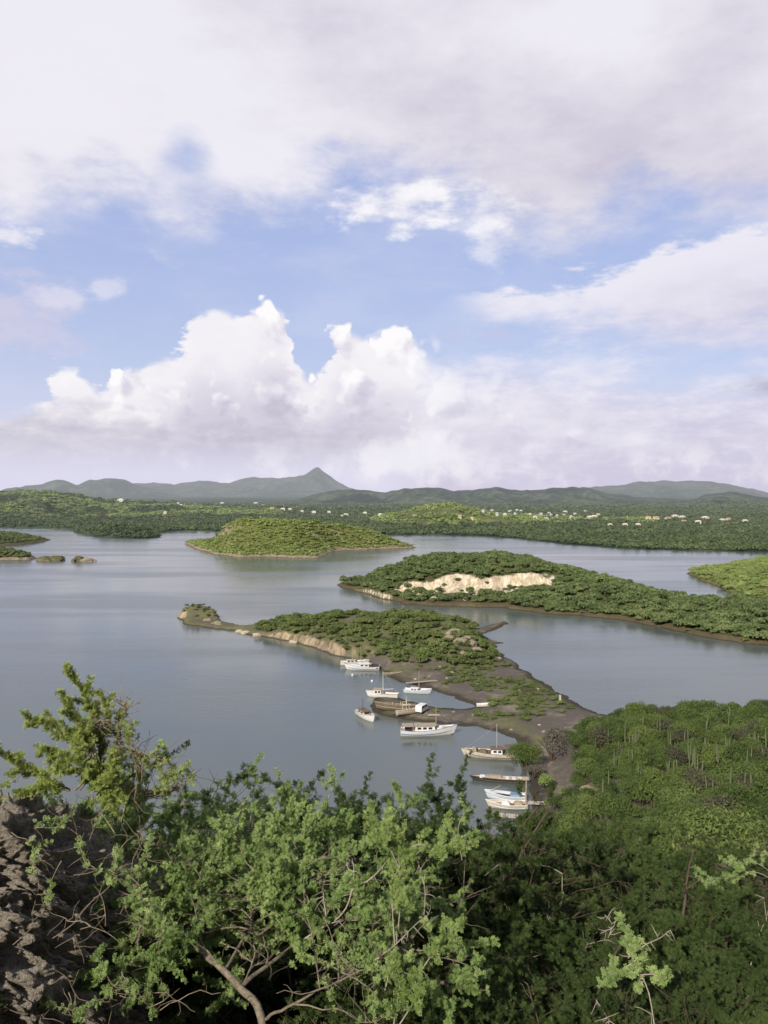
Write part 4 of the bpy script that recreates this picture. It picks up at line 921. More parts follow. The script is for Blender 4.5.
# 3 the pair off the headland
e = boat_base('sailing_boat', 'white two masted boat moored nearest the headland, behind another white boat', 354, 664.5, 4, 8.0, 2.4, 1.4, 'white_paint', 'pale_wood', .6, .6, .8)
cabin(e, -2.2, .4, 1.5, .6, 1.35, 'white_paint', 'pale_wood', 2); mast(e, -.4, .8, 4.6, 'tan_wood', .07); mast(e, 2.0, .8, 5.4, 'tan_wood', .07)
e = boat_base('motor_boat', 'white cabin boat with dark stern moored in front of the two masted boat', 363, 669.5, 176, 9.4, 2.7, 1.5, 'white_paint', 'white_paint', .7, .7, .8, 'blue_paint')
cabin(e, -1.8, 1.2, 1.9, .7, 1.75, 'white_paint', 'white_paint', 2); MB().box(-4.4, -2.4, -1.1, 1.1, .5, 1.3).build('stern_canopy', M['dark_paint'], e, bevel=.08)
MB().box(-2.6, -1.9, -1.0, 1.0, 1.7, 1.8).build('awning', M['tan_wood'], e); mast(e, .3, 1.8, 4.0, 'tan_wood', .06)
# 4 boat behind the spit
e = boat_base('fishing_boat', 'white boat with dark wheelhouse windows and tall white mast behind the spit', 383, 697, 168, 7.6, 2.4, 1.4, 'white_paint', 'pale_wood', .6, .6, .8)
cabin(e, .3, 2.3, 1.7, .6, 1.9, 'white_paint', 'tan_wood', 2); mast(e, .0, .8, 5.6, 'white_paint', .07, boom=2.6, stay=[(3.8, 1.4), (-3.6, 1.1)])
# 5 boat in the lagoon
e = boat_base('sailing_boat', 'pale blue hulled boat with a tan mast in the small lagoon below the plank jetty', 417, 693, -14, 6.6, 2.2, 1.3, 'blue_white', 'white_paint', .5, .5, .8)
cabin(e, -1.6, .3, 1.4, .55, 1.2, 'white_paint', 'white_paint', 2); mast(e, .5, .7, 5.0, 'tan_wood', .09)
# 6 old wooden fishing boat near the bush
e = boat_base('fishing_boat', 'old cream wooden fishing boat with cluttered brown deck and pale mast, beside the shore bush', 491, 757, 172, 10.0, 3.2, 1.6, 'cream_paint', 'brown_wood', .55, .8, .85, 'brown_wood')
cabin(e, -2.2, .0, 1.9, .7, 1.75, 'white_paint', 'brown_wood', 2); mast(e, -1.1, 1.8, 4.6, 'metal_grey', .07, stay=[(4.6, 1.6)])
MB().box(.6, 2.4, -1.0, 1.0, .75, 1.35, .7).build('net_heap', M['brown_wood'], e, smooth=True, bevel=.2); MB().box(2.7, 3.7, -.6, .6, .95, 1.7, .8).build('crate', M['tan_wood'], e, bevel=.05)
MB().box(-4.4, -2.8, -1.1, 1.1, .7, 1.4, .8).build('stern_house', M['tan_wood'], e, bevel=.06)
bt = MB(); [bt.tube([(xx, yy, .7), (xx, yy, 2.2)], .04, 5) for xx in (-4.3, -2.7) for yy in (-1, 1)]; bt.build('awning_post', M['brown_wood'], e); MB().box(-4.5, -2.5, -1.15, 1.15, 2.2, 2.27).build('awning', M['brown_wood'], e)
# 7 long low barge
e = boat_base('barge', 'long low dark barge with pale plank deck lying out from the shore', 501, 781, 172, 9.6, 2.0, 1.0, 'dark_paint', 'pale_wood', .15, .8, .9, 'brown_wood', well=.04)
MB().box(-.2, 2.6, -.5, .5, .60, .95, .9).build('plank_stack', M['tan_wood'], e, bevel=.03); MB().box(2.8, 3.7, -.6, .6, .60, .78).build('hatch', M['white_paint'], e)
mb = MB(); [mb.box(-3.6 + i * 1.1, -3.0 + i * 1.1, -.65, .65, .60, .66) for i in range(3)]; mb.build('thwart', M['white_paint'], e)
# 8 pair below the barge
e = boat_base('motor_boat', 'pale blue boat with a blue tarpaulin, farther of two beside the tall post', 507, 799, 170, 6.2, 2.1, 1.2, 'blue_white', 'dark_paint', .6, .6, .8, 'white_paint', well=.4)
MB().box(-2.4, -.4, -.85, .85, .6, 1.05, .75).build('tarpaulin', M['tarp_blue'], e, bevel=.12); MB().tube([(3.2, 0, 1.0), (1.0, 0, 2.2)], .03, 5).build('boom', M['metal_grey'], e)
e = boat_base('motor_boat', 'cream white boat with a white tarpaulin hump, nearer of two beside the tall post', 508, 807.5, 176, 6.0, 2.1, 1.1, 'cream_paint', 'brown_wood', .5, .6, .85, 'white_paint', well=.4)
MB().box(-.4, 1.1, -.7, .7, .5, 1.05, .5).build('tarpaulin', M['white_paint'], e, bevel=.15); MB().box(-2.4, -.9, -.8, .8, .55, 1.0, .7).build('net_heap', M['tan_wood'], e, bevel=.15)
# 9 boats glimpsed through the leaves
e = boat_base('dinghy', 'white dinghy glimpsed through dark leaves below the tall post', 528, 868, 170, 4.6, 1.7, .9, 'white_paint', 'cream_paint', .3, .3, .9, 'white_paint')
mb = MB(); [mb.box(-1.4 + i * 1.2, -1.1 + i * 1.2, -.65, .65, .40, .45) for i in range(3)]; mb.build('thwart', M['pale_wood'], e)
# 10 low boats and skiff
e = boat_base('skiff', 'low tan wooden skiff drawn up at the bank right of the two moored white boats', 392, 675, 5, 5.0, 1.4, .8, 'brown_wood', 'tan_wood', .3, .4, .8, 'pale_wood')
mb = MB(); [mb.box(-1.4 + i * 1.2, -1.15 + i * 1.2, -.5, .5, .30, .35) for i in range(3)]; mb.build('thwart', M['pale_wood'], e)
gz = float(near_h(*G(484, 706, .8)[:2]))
e = boat_base('skiff', 'white skiff lying on the mud flat beside a round bush', 484, 706, 6, 3.4, 1.3, .75, 'white_paint', 'cream_paint', .25, .3, .85, 'white_paint', z=gz + .2)
mb = MB(); [mb.box(-.9 + i * .9, -.7 + i * .9, -.5, .5, .28, .32) for i in range(3)]; mb.build('thwart', M['pale_wood'], e)
# wreck on the spit
gz = float(near_h(*G(394, 710, .6)[:2]))
e = boat_base('boat_wreck', 'brown wooden boat wreck with bare posts lying on the mud spit', 396, 709, 172, 9.0, 2.8, 1.6, 'brown_wood', 'tan_wood', .5, .6, .85, 'tan_wood', z=gz + .25, tilt=9, well=.35)
pm = MB(); [pm.tube([(xx, yy, .4), (xx + .1, yy, hh)], .06, 5) for xx, yy, hh in ((-2.6, .7, 2.4), (-2.4, -.7, 2.8), (-1.2, .5, 1.8), (.8, -.6, 1.5))]; pm.build('post', M['pale_wood'], e)
MB().box(-3.6, -1.4, -1.0, 1.0, .55, 1.1, .9).build('cabin_remains', M['cream_paint'], e); pl = MB(); [pl.tube([(-.5 + i * .7, -1.1, .8 + .1 * i), (.4 + i * .7, 1.1, .75)], .07, 5) for i in range(5)]; pl.build('deck_beam', M['tan_wood'], e)
MB().box(.4, 2.0, -.7, .7, .62, .9, .8).build('tarpaulin', M['tarp_blue'], e, bevel=.1)
gz = float(near_h(*G(410, 712, .6)[:2]))
e = boat_base('boat_wreck', 'pale stripped boat hull lying on the spit between the wreck and the white van', 408, 713, 20, 5.4, 1.9, 1.1, 'pale_wood', 'brown_wood', .4, .4, .85, 'tan_wood', z=gz + .25, tilt=-8)
pm = MB(); [pm.tube([(xx, 0, .3), (xx, .1, hh)], .07, 5) for xx, hh in ((-1.2, 2.6), (-.3, 3.0), (.4, 2.2))]; pm.build('post', M['pale_wood'], e)
MB().tube([(-1.3, .05, 2.5), (.6, .05, 2.7)], .07, 5).build('cross_beam', M['pale_wood'], e)
# white van on the spit
g = G(422, 711.5, .8); gz = float(near_h(g[0], g[1])); e = empty('van', 'small white van with dark windscreen parked on the mud spit', 'van', (g[0], g[1], gz + .02), R(62))
prof = [(-1.9, .45), (1.9, .45), (2.0, .95), (1.35, 1.12), (.95, 1.85), (-1.8, 1.9), (-1.95, 1.2)]
nP = len(prof); mb = MB(); mb.add([(a, -.8, b) for a, b in prof] + [(a, .8, b) for a, b in prof], [tuple(range(nP)), tuple(reversed(range(nP, 2 * nP)))] + [(i, i + nP, (i + 1) % nP + nP, (i + 1) % nP) for i in range(nP)])
bd = mb.build('body', M['white_paint'], e, bevel=.06)
MB().add([(1.34, -.68, 1.17), (1.34, .68, 1.17), (1.01, .66, 1.80), (1.01, -.66, 1.80)], [(0, 1, 2, 3)]).build('windscreen', M['window_glass'], e).location.x = .03
for s_ in (-1, 1):
    MB().box(-.1, .85, min(s_ * .80, s_ * .812), max(s_ * .80, s_ * .812), 1.2, 1.68).build('window', M['window_glass'], e); MB().box(-1.6, -.35, min(s_ * .80, s_ * .812), max(s_ * .80, s_ * .812), 1.2, 1.68).build('window', M['window_glass'], e)
    MB().box(1.95, 2.02, s_ * .6 - .12, s_ * .6 + .12, .72, .88).build('headlight', M['metal_grey'], e)
    for xx in (-1.2, 1.25): MB().tube([(xx, s_ * .66, .3), (xx, s_ * .82, .3)], .3, 14).build('wheel', M['rubber'], e)
# plank jetty with post
g0 = G(406, 684, .5); g1 = G(437, 681.5, .5); e = empty('jetty', 'pale plank jetty with one post on the bank above the lagoon', 'jetty', (*((g0 + g1) / 2)[:2], 0), math.atan2(g1[1] - g0[1], g1[0] - g0[0]))
Lj = float(np.linalg.norm(g1 - g0)); mb = MB(); [mb.box(-Lj / 2 + i * Lj / 12, -Lj / 2 + (i + .92) * Lj / 12, -.6, .6, .75, .83) for i in range(12)]; mb.build('decking', M['tan_wood'], e)
for xx in (-Lj * .45, -.8, 1.2, Lj * .45): MB().tube([(xx, .5, -1), (xx, .5, .75)], .09, 6).build('leg', M['brown_wood'], e); MB().tube([(xx, -.5, -1), (xx, -.5, .75)], .09, 6).build('leg', M['brown_wood'], e)
# small landing by the pair of boats
g0 = G(527, 803, .6); e = empty('jetty', 'short pale landing stage between the paired boats and the shore', 'jetty', (g0[0] + .8, g0[1], 0), R(-6))
mb = MB(); [mb.box(-1.6 + i * .4, -1.24 + i * .4, -.6, .6, .62, .70) for i in range(9)]; mb.build('decking', M['pale_wood'], e)
for xx in (-1.3, 1.7): MB().tube([(xx, .5, -1), (xx, .5, .62)], .08, 6).build('leg', M['brown_wood'], e); MB().tube([(xx, -.5, -1), (xx, -.5, .62)], .08, 6).build('leg', M['brown_wood'], e)
g0 = G(498, 815, .6); e = empty('jetty', 'low pale landing stage partly hidden by leaves below the paired boats', 'jetty', (g0[0] + .8, g0[1], 0), R(-12))
mb = MB(); [mb.box(-2.4 + i * .4, -2.04 + i * .4, -.7, .7, .55, .63) for i in range(18)]; mb.build('decking', M['pale_wood'], e)
for xx in (-2.2, 1.5, 4.4): MB().tube([(xx, .6, -1.5), (xx, .6, .55)], .08, 6).build('leg', M['brown_wood'], e); MB().tube([(xx, -.6, -1.5), (xx, -.6, .55)], .08, 6).build('leg', M['brown_wood'], e)
# posts
g0 = G(526, 808, 0); mb = MB().tube([(0, 0, -1), (0, 0, 2.5), (.05, 0, 4.6)], [.13, .12, .10], 8); o = mb.build('mooring_post', M['tan_wood'], None, smooth=True); o.location = (g0[0], g0[1], 0); tag(o, 'tall tan post standing at the water beside the paired boats', 'post')
g0 = G(560, 703, .8); mb = MB().box(-.24, .24, -.24, .24, -.5, 2.0, .88).box(-.27, .27, -.27, .27, 2.0, 2.1); o = mb.build('marker_post', M['concrete'], None, bevel=.03); o.location = (g0[0], g0[1], float(near_h(g0[0], g0[1]))); tag(o, 'pale square marker post standing on the flat near the hillside', 'post')
for px, py, lb in ((352.5, 675.5, 'small white mooring buoy nearest the paired white boats'), (372, 681.5, 'small white mooring buoy nearer the spit')):
    g0 = G(px, py); mb = MB(); n = 9; ring = [(.34 * math.sin(math.pi * i / (n - 1)), -.3 * math.cos(math.pi * i / (n - 1))) for i in range(n)]
    mb.tube([(0, 0, b) for a, b in ring], [max(a, .03) for a, b in ring], 10); mb.tube([(0, 0, .25), (0, 0, .5)], .04, 6); o = mb.build('buoy', M['white_paint'], None, smooth=True); o.location = (g0[0], g0[1], .12); tag(o, lb, 'buoy')

# ------------------------------------------------------------------ houses across the bay
r4 = np.random.default_rng(41)
HM = {}
for nm, c_ in (('white', (.80, .79, .76)), ('cream', (.70, .60, .42)), ('ochre', (.66, .58, .45)), ('pale', (.62, .66, .72))):
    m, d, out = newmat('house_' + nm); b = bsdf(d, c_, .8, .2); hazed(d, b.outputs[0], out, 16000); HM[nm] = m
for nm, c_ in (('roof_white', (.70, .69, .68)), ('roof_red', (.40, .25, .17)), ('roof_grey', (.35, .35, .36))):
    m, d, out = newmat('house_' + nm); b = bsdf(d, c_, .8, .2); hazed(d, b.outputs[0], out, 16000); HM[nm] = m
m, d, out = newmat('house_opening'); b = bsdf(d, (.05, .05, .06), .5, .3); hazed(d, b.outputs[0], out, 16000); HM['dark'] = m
def house(px, py, L, wall, roof, label, group):
    Yg = np.geomspace(900, 6000, 700); rr = ray(px, py); tz = main_h(rr[0] * Yg, Yg); hit = np.where(tz > CAMZ + rr[2] * Yg)[0]
    Yc = float(Yg[hit[0]]) if len(hit) else 2200.0
    Xc = rr[0] * Yc; zc = float(main_h(np.array([Xc]), np.array([Yc]))[0]) ; s = .8 * L * Yc / F        # width from the size it has in the photo
    W = s; Dp = s * .7; Hh = max(3.0, s * .34)
    e = empty('house', label, 'house', (Xc, Yc, zc + 2.5), r4.uniform(-.3, .3), group)
    w_ = MB().box(-W / 2, W / 2, -Dp / 2, Dp / 2, -6, Hh).build('wall', HM[wall], e)
    hr = s * .16; mb = MB(); o_ = .04 * s
    mb.add([(-W / 2 - o_, -Dp / 2 - o_, Hh + .02), (W / 2 + o_, -Dp / 2 - o_, Hh + .02), (W / 2 + o_, Dp / 2 + o_, Hh + .02), (-W / 2 - o_, Dp / 2 + o_, Hh + .02), (-W * .28, 0, Hh + hr), (W * .28, 0, Hh + hr)],
           [(0, 1, 5, 4), (1, 2, 5), (2, 3, 4, 5), (3, 0, 4), (3, 2, 1, 0)]); mb.build('roof', HM[roof], e)
    for k in (-.3, .22): MB().box(W * k - W * .07, W * k + W * .07, -Dp / 2 - .05, -Dp / 2 + .05, Hh * .35, Hh * .75).build('window', HM['dark'], e)
    MB().box(-W * .06, W * .05, -Dp / 2 - .05, -Dp / 2 + .05, 0, Hh * .7).build('door', HM['dark'], e)
for px, py, L in ((222, 505, 5), (238, 505, 3), (256, 505, 5), (263, 507, 4), (272, 510, 4.5), (283, 511, 5), (290, 511, 4), (302, 513, 3.5), (314, 514, 5), (329, 514, 4), (342, 518, 3), (346, 517, 5.5), (365, 515, 4.5), (380, 517, 4)):
    house(px, py, L, 'cream' if px in (272, 342, 346) else 'white', 'roof_red' if px == 272 else 'roof_white', 'small pale house at the foot of the mountain left of centre', 'houses below the pointed mountain')
for px, py, L in ((483, 513, 3), (492, 512, 3), (497, 516, 3), (505, 517, 4), (510, 513, 4), (517, 512, 3), (521, 513, 3.5), (535, 520, 5), (546, 521, 5), (549, 515, 3.5), (551, 517, 3), (565, 514, 5), (564, 517, 3), (575, 516, 3), (585, 513, 3), (530, 517, 3), (541, 516, 3), (557, 518, 3), (571, 519, 3), (488, 516, 3), (515, 516, 3)):
    house(px, py, L, 'pale' if px % 2 else 'white', 'roof_grey' if px % 3 == 0 else 'roof_white', 'white house in the village at the foot of the dark hills', 'houses in the far village')
for px, py, L in ((590, 520, 7), (594, 519, 6), (598, 517, 4), (610, 528, 5), (625, 528, 6), (638, 528, 6), (648, 520, 6), (656, 520, 6), (668, 521, 7), (675, 519, 7), (682, 520, 7), (684, 524, 5), (698, 525, 7), (705, 521, 8), (722, 523, 6), (728, 522, 6), (745, 524, 6), (460, 519, 4), (472, 521, 4)):
    house(px, py, L, 'cream' if px % 2 else 'ochre', 'roof_white' if px % 4 else 'roof_red', 'cream house in the sunlit fields on the right of the far shore', 'houses in the sunlit fields')
house(121, 502.5, 7, 'white', 'roof_white', 'large white house alone at the foot of the left mountains', None)
for px, py, L in ((178, 505, 3), (181, 507, 3.5), (165, 515, 3.5)): house(px, py, L, 'white', 'roof_white', 'tiny white house on the wooded plain at left', 'houses on the left plain')

sv = rock_mesh(np.random.default_rng(9), 130, 60, 9, 3, .15); sm_, d, out = newmat('smoke'); vs = d.new('ShaderNodeVolumeScatter'); vs.inputs['Density'].default_value = .006; vs.inputs['Color'].default_value = (.9, .9, .95, 1); d.nt.links.new(vs.outputs[0], out.inputs[1])
p_ = P(622, 516, 2600); sv.name = 'smoke'; tag(link('smoke', sv, sm_, None, (p_[0], p_[1], p_[2] + 2)), 'thin pale smoke lying low over the far village', 'smoke', kind='stuff')
# ------------------------------------------------------------------ foreground thorn trees
def rot_about(v, axis, ang):
    axis = axis / (np.linalg.norm(axis) + 1e-9); return v * math.cos(ang) + np.cross(axis, v) * math.sin(ang) + axis * axis.dot(v) * (1 - math.cos(ang))
class Tree:
    """grows limbs, twigs and feathery leaves"""
    def __init__(s, seed): s.r = np.random.default_rng(seed); s.wood = Acc(); s.bare = Acc(); s.bares = []; s.tw = []; s.leafp = []; s.leafd = []
    def wander(s, p, d, L, n, wig, up=0.0):
        pts = [np.array(p, float)]; d = np.array(d, float); d /= np.linalg.norm(d)
        for i in range(n):
            d = d + s.r.normal(size=3) * wig + np.array([0, 0, up]); d /= np.linalg.norm(d); pts.append(pts[-1] + d * L / n)
        return np.array(pts)
    def limb(s, pts, r0, r1, bare=False):
        pts = np.asarray(pts, float)
        (s.bare if bare else s.wood).add(*tube_arrays(pts, np.linspace(r0, r1, len(pts)), 7 if r0 > .015 else 5))
    def spawn(s, pts, n, L, up=.1, flat=.5, r0=.012, lv=2, t0=.15, leafy=1.0):
        """side branches along pts, down to leafy twigs"""
        pts = np.asarray(pts)
        for k in range(n):
            t = s.r.uniform(t0, 1) * (len(pts) - 1); i = min(int(t), len(pts) - 2); p = pts[i] + (pts[i + 1] - pts[i]) * (t - i)
            ax = pts[i + 1] - pts[i]; ax /= np.linalg.norm(ax) + 1e-9
            d = s.r.normal(size=3); d[2] = d[2] * flat + up; d = d / np.linalg.norm(d) + ax * .6
            q = s.wander(p, d, L * s.r.uniform(.55, 1.3), 6, .22 if lv > 1 else .12, .03)
            if lv > 1:
                s.limb(q, r0, r0 * .4); s.spawn(q, int(s.r.integers(4, 8)), L * .5, up, flat, r0 * .45, lv - 1, .15, leafy)
                s.twig(q[2:], leafy)
            else:
                s.limb(q, r0, r0 * .35); s.twig(q, leafy)
    def twig(s, pts, leafy=1.0, step=.017):
        pts = np.asarray(pts); L = np.linalg.norm(np.diff(pts, axis=0), axis=1).sum(); n = max(2, int(L / step * leafy))
        t = s.r.uniform(0, 1, n) ** .8 * (len(pts) - 1.001); i = t.astype(int); p = pts[i] + (pts[i + 1] - pts[i]) * (t - i)[:, None]
        s.leafp.append(p); s.leafd.append(pts[i + 1] - pts[i])
    def leaves(s, leaf=.04, pairs=3, lw=.011, ll=.018, per=5, gap=0.0):
        """each twig node carries a puff of small feathery leaves: pairs of leaflets along short stalks"""
        p = np.concatenate(s.leafp); ax = np.concatenate(s.leafd); ax /= np.linalg.norm(ax, axis=1)[:, None] + 1e-9
        if gap:
            kp = fbm(p[:, 0] * 2.6 + p[:, 2] * 2.1, p[:, 1] * 2.6 - p[:, 2] * 1.7, 77, 3) + s.r.normal(size=len(p)) * .03 > gap; p = p[kp]; ax = ax[kp]
        p = np.repeat(p, per, 0); ax = np.repeat(ax, per, 0); n = len(p); r = s.r; p = p + r.normal(size=(n, 3)) * leaf * .12
        d = r.normal(size=(n, 3)); d -= ax * (d * ax).sum(1)[:, None] * .6; d /= np.linalg.norm(d, axis=1)[:, None] + 1e-9; d = d + ax * .3 + np.array([0, 0, .25]); d /= np.linalg.norm(d, axis=1)[:, None]
        up = r.normal(size=(n, 3)) * .55 + np.array([-.35, -.65, .85]); sd = np.cross(d, up); sd /= np.linalg.norm(sd, axis=1)[:, None] + 1e-9; nn = np.cross(sd, d)
        Lf = leaf * r.uniform(.55, 1.35, n); V = []
        for k in range(pairs):
            for sg in (-1, 1):
                b = p + d * (Lf * (k + .6) / pairs)[:, None]; o = sd * sg + d * .4; o /= np.linalg.norm(o, axis=1)[:, None]; w = np.cross(nn, o); l_ = (ll * r.uniform(.7, 1.25, n))[:, None]
                V.append(np.stack([b, b + o * l_ * .5 + w * lw * .5, b + o * l_ + nn * l_ * .12, b + o * l_ * .5 - w * lw * .5], 1))
        V = np.stack(V, 1).reshape(-1, 3); return V, np.arange(len(V)).reshape(-1, 4)
def smooth_path(pts, n=24):
    pts = np.asarray(pts, float); t = np.linspace(0, len(pts) - 1, n); out = []
    for u in t:
        i = min(int(u), len(pts) - 2); f = u - i; p0 = pts[max(i - 1, 0)]; p1 = pts[i]; p2 = pts[i + 1]; p3 = pts[min(i + 2, len(pts) - 1)]
        out.append(.5 * ((2 * p1) + (-p0 + p2) * f + (2 * p0 - 5 * p1 + 4 * p2 - p3) * f * f + (-p0 + 3 * p1 - 3 * p2 + p3) * f ** 3))
    return np.array(out)
def finish(T, name, label, cat, mat, wood='bark', bare='twig_pale', leafkw={}, loc=None, group=None):
    e = empty(name, label, cat, loc if loc is not None else (0, 0, 0), 0, group)
    off = np.array(loc if loc is not None else (0, 0, 0), float)
    v, f = T.leaves(**leafkw); print(name, 'leaflets', len(f)); me = mesh_arrays('crown', v - off, f); link('crown', me, M[mat], e)
    wv = np.concatenate(T.wood.v); me = mesh_arrays('trunk', wv - off, np.concatenate(T.wood.f), True); link('trunk', me, M[wood], e)
    for B_ in T.bares + ([T.bare] if T.bare.n else []):
        me = mesh_arrays('bare_branch', np.concatenate(B_.v) - off, np.concatenate(B_.f), True); link('bare_branch', me, M[bare], e)
    return e

# --- hero tree: limbs laid along the photo's trunk and boughs
T = Tree(101)
base = P(272, 1060, 4.55); base[2] -= .5
trunk = smooth_path([base, P(262, 1020, 4.75), P(240, 988, 4.95), P(218, 965, 5.15), P(200, 950, 5.35)], 20); T.limb(trunk, .028, .019)
boughs = [
    ([P(218, 965, 5.15), P(190, 945, 5.4), P(172, 925, 5.6), P(150, 915, 5.7), P(110, 912, 5.7), P(85, 905, 5.7)], .030, .010, 9),
    ([P(205, 955, 5.3), P(180, 920, 5.8), P(165, 890, 6.2), P(120, 868, 6.4), P(95, 850, 6.5)], .026, .009, 10),
    ([P(200, 950, 5.35), P(215, 910, 6.0), P(225, 870, 6.6), P(205, 845, 7.1), P(180, 825, 7.4)], .028, .009, 11),
    ([P(240, 988, 4.95), P(270, 962, 5.2), P(300, 942, 5.5), P(330, 925, 5.7), P(345, 900, 6.0), P(352, 885, 6.1)], .032, .014, 9),
    ([P(225, 970, 5.1), P(250, 920, 5.7), P(275, 870, 6.3), P(290, 855, 6.9), P(302, 840, 7.3)], .028, .009, 12),
    ([P(300, 942, 5.5), P(320, 890, 6.0), P(345, 870, 6.4), P(385, 862, 6.6), P(410, 860, 6.7)], .024, .008, 9),
    ([P(330, 925, 5.7), P(370, 930, 5.6), P(400, 945, 5.4), P(425, 955, 5.3)], .020, .007, 7),
    ([P(262, 1020, 4.75), P(300, 1005, 4.8), P(350, 985, 4.9), P(390, 975, 5.0)], .024, .008, 8),
    ([P(250, 920, 5.7), P(235, 860, 6.3), P(240, 840, 6.7), P(252, 815, 7.1)], .022, .008, 9),
    ([P(172, 925, 5.6), P(140, 950, 5.3), P(110, 990, 4.9)], .014, .005, 4),
    ([P(165, 890, 6.2), P(130, 850, 6.1), P(100, 830, 6.0), P(80, 818, 5.95)], .014, .005, 8),
    ([P(120, 868, 6.4), P(95, 880, 5.9), P(75, 885, 5.6)], .010, .004, 5),
    ([P(200, 950, 5.35), P(175, 900, 5.9), P(150, 860, 6.4), P(130, 835, 6.7)], .016, .006, 8),
    ([P(240, 988, 4.95), P(255, 950, 5.2), P(250, 905, 5.5), P(262, 870, 5.8)], .014, .006, 8),
    ([P(218, 965, 5.15), P(195, 930, 5.3), P(200, 895, 5.6), P(190, 865, 5.9)], .014, .006, 8),
    ([P(300, 942, 5.5), P(310, 910, 5.5), P(305, 880, 5.7), P(320, 855, 6.0)], .014, .006, 8),
    ([P(345, 900, 6.0), P(385, 890, 6.1), P(430, 900, 6.0), P(455, 915, 5.9)], .016, .006, 6),
]
for pts, a, b, n in boughs:
    q = smooth_path(pts, 22); q[1:] += np.cumsum(T.r.normal(size=(21, 3)) * .006, 0); T.limb(q, a * .5, b * .5); T.spawn(q, int(n * 1.5), .60, .10, .16, .006, 2, .15, 1.35); T.twig(q[12:], 1.6)
    for k in range(3):
        i = T.r.integers(8, 21); w_ = T.wander(q[i], T.r.normal(size=3) * np.array([1, 1, .5]) + np.array([0, -.4, .5]), T.r.uniform(.2, .5), 8, .3); T.limb(w_, .0045, .0015)
        for jj in range(8): T.limb(T.wander(w_[T.r.integers(1, 9)], T.r.normal(size=3), T.r.uniform(.03, .10), 3, .25), .0024, .001)
# pale bare twigs at the right of the crown
for pts in ([P(330, 925, 5.45), P(345, 910, 5.45), P(352, 890, 5.5), P(354, 872, 5.5), P(352, 858, 5.55)], [P(352, 890, 5.5), P(366, 882, 5.5), P(378, 872, 5.5), P(386, 862, 5.55)], [P(354, 872, 5.5), P(348, 868, 5.5), P(346, 856, 5.5)],
            [P(326, 916, 5.4), P(324, 900, 5.45), P(323, 888, 5.45)], [P(300, 942, 5.3), P(318, 930, 5.35), P(335, 922, 5.4), P(352, 918, 5.4)]):
    T.bares.append(T.bare) if T.bare.n else None; T.bare = Acc()
    q = smooth_path(pts, 12); T.limb(q, .007, .003, True)
    for k in range(7):
        i = T.r.integers(1, 11); T.limb(T.wander(q[i], T.r.normal(size=3), T.r.uniform(.04, .12), 3, .2), .003, .0012, True)
hero = finish(T, 'thorn_tree', 'spreading thorn tree with sunlit feathery leaves, bent pale trunk at the bottom of the picture', 'tree', 'leaf_near', 'bark', 'twig_pale', dict(leaf=.027, pairs=4, lw=.0078, ll=.0118, per=4, gap=.47), loc=base)

# --- shrub on top of the rock at upper left
T = Tree(202)
b0 = P(75, 800, 5.6)
for (pts, n, lf) in (
    ([P(95, 790, 5.6), P(100, 750, 5.6), P(92, 715, 5.6), P(80, 690, 5.6), P(66, 668, 5.6)], 0, 7), ([P(95, 760, 5.5), P(85, 735, 5.5), P(72, 715, 5.5), P(62, 700, 5.5)], 0, 6), ([P(100, 750, 5.6), P(106, 725, 5.6), P(104, 705, 5.6), P(97, 690, 5.6)], 0, 4),
    ([P(88, 765, 5.5), P(65, 735, 5.5), P(45, 722, 5.5), P(27, 718, 5.5)], 0, 5), ([P(80, 775, 5.5), P(60, 755, 5.5), P(45, 747, 5.5)], 0, 4), ([P(70, 790, 5.4), P(40, 775, 5.4), P(15, 765, 5.4), P(5, 755, 5.4)], 3, 6),
    ([P(70, 790, 5.3), P(50, 785, 5.3), P(20, 790, 5.3)], 3, 5), ([P(80, 790, 5.4), P(100, 770, 5.4), P(115, 772, 5.4)], 3, 6), ([P(75, 790, 5.3), P(85, 775, 5.3), P(70, 762, 5.3), P(55, 765, 5.3)], 4, 6), ([P(90, 790, 5.3), P(105, 785, 5.3), P(118, 790, 5.3)], 3, 5), ([P(85, 770, 5.5), P(78, 745, 5.5), P(72, 735, 5.5)], 2, 5)):
    q = smooth_path(pts, 16); q[1:] += np.cumsum(T.r.normal(size=(15, 3)) * .004, 0); T.limb(q, .008, .003)
    if n: T.spawn(q, n, .22, .15, .6, .004, 1, .2, 1.5)
    lf = lf * .75
    for k in range(6): T.twig(T.wander(q[2 + k * 2], q[min(15, 5 + k * 2)] - q[2 + k * 2] + T.r.normal(size=3) * .02, .10 + .02 * (6 - k), 4, .2), lf)
    T.twig(q[3:], lf * 1.0)
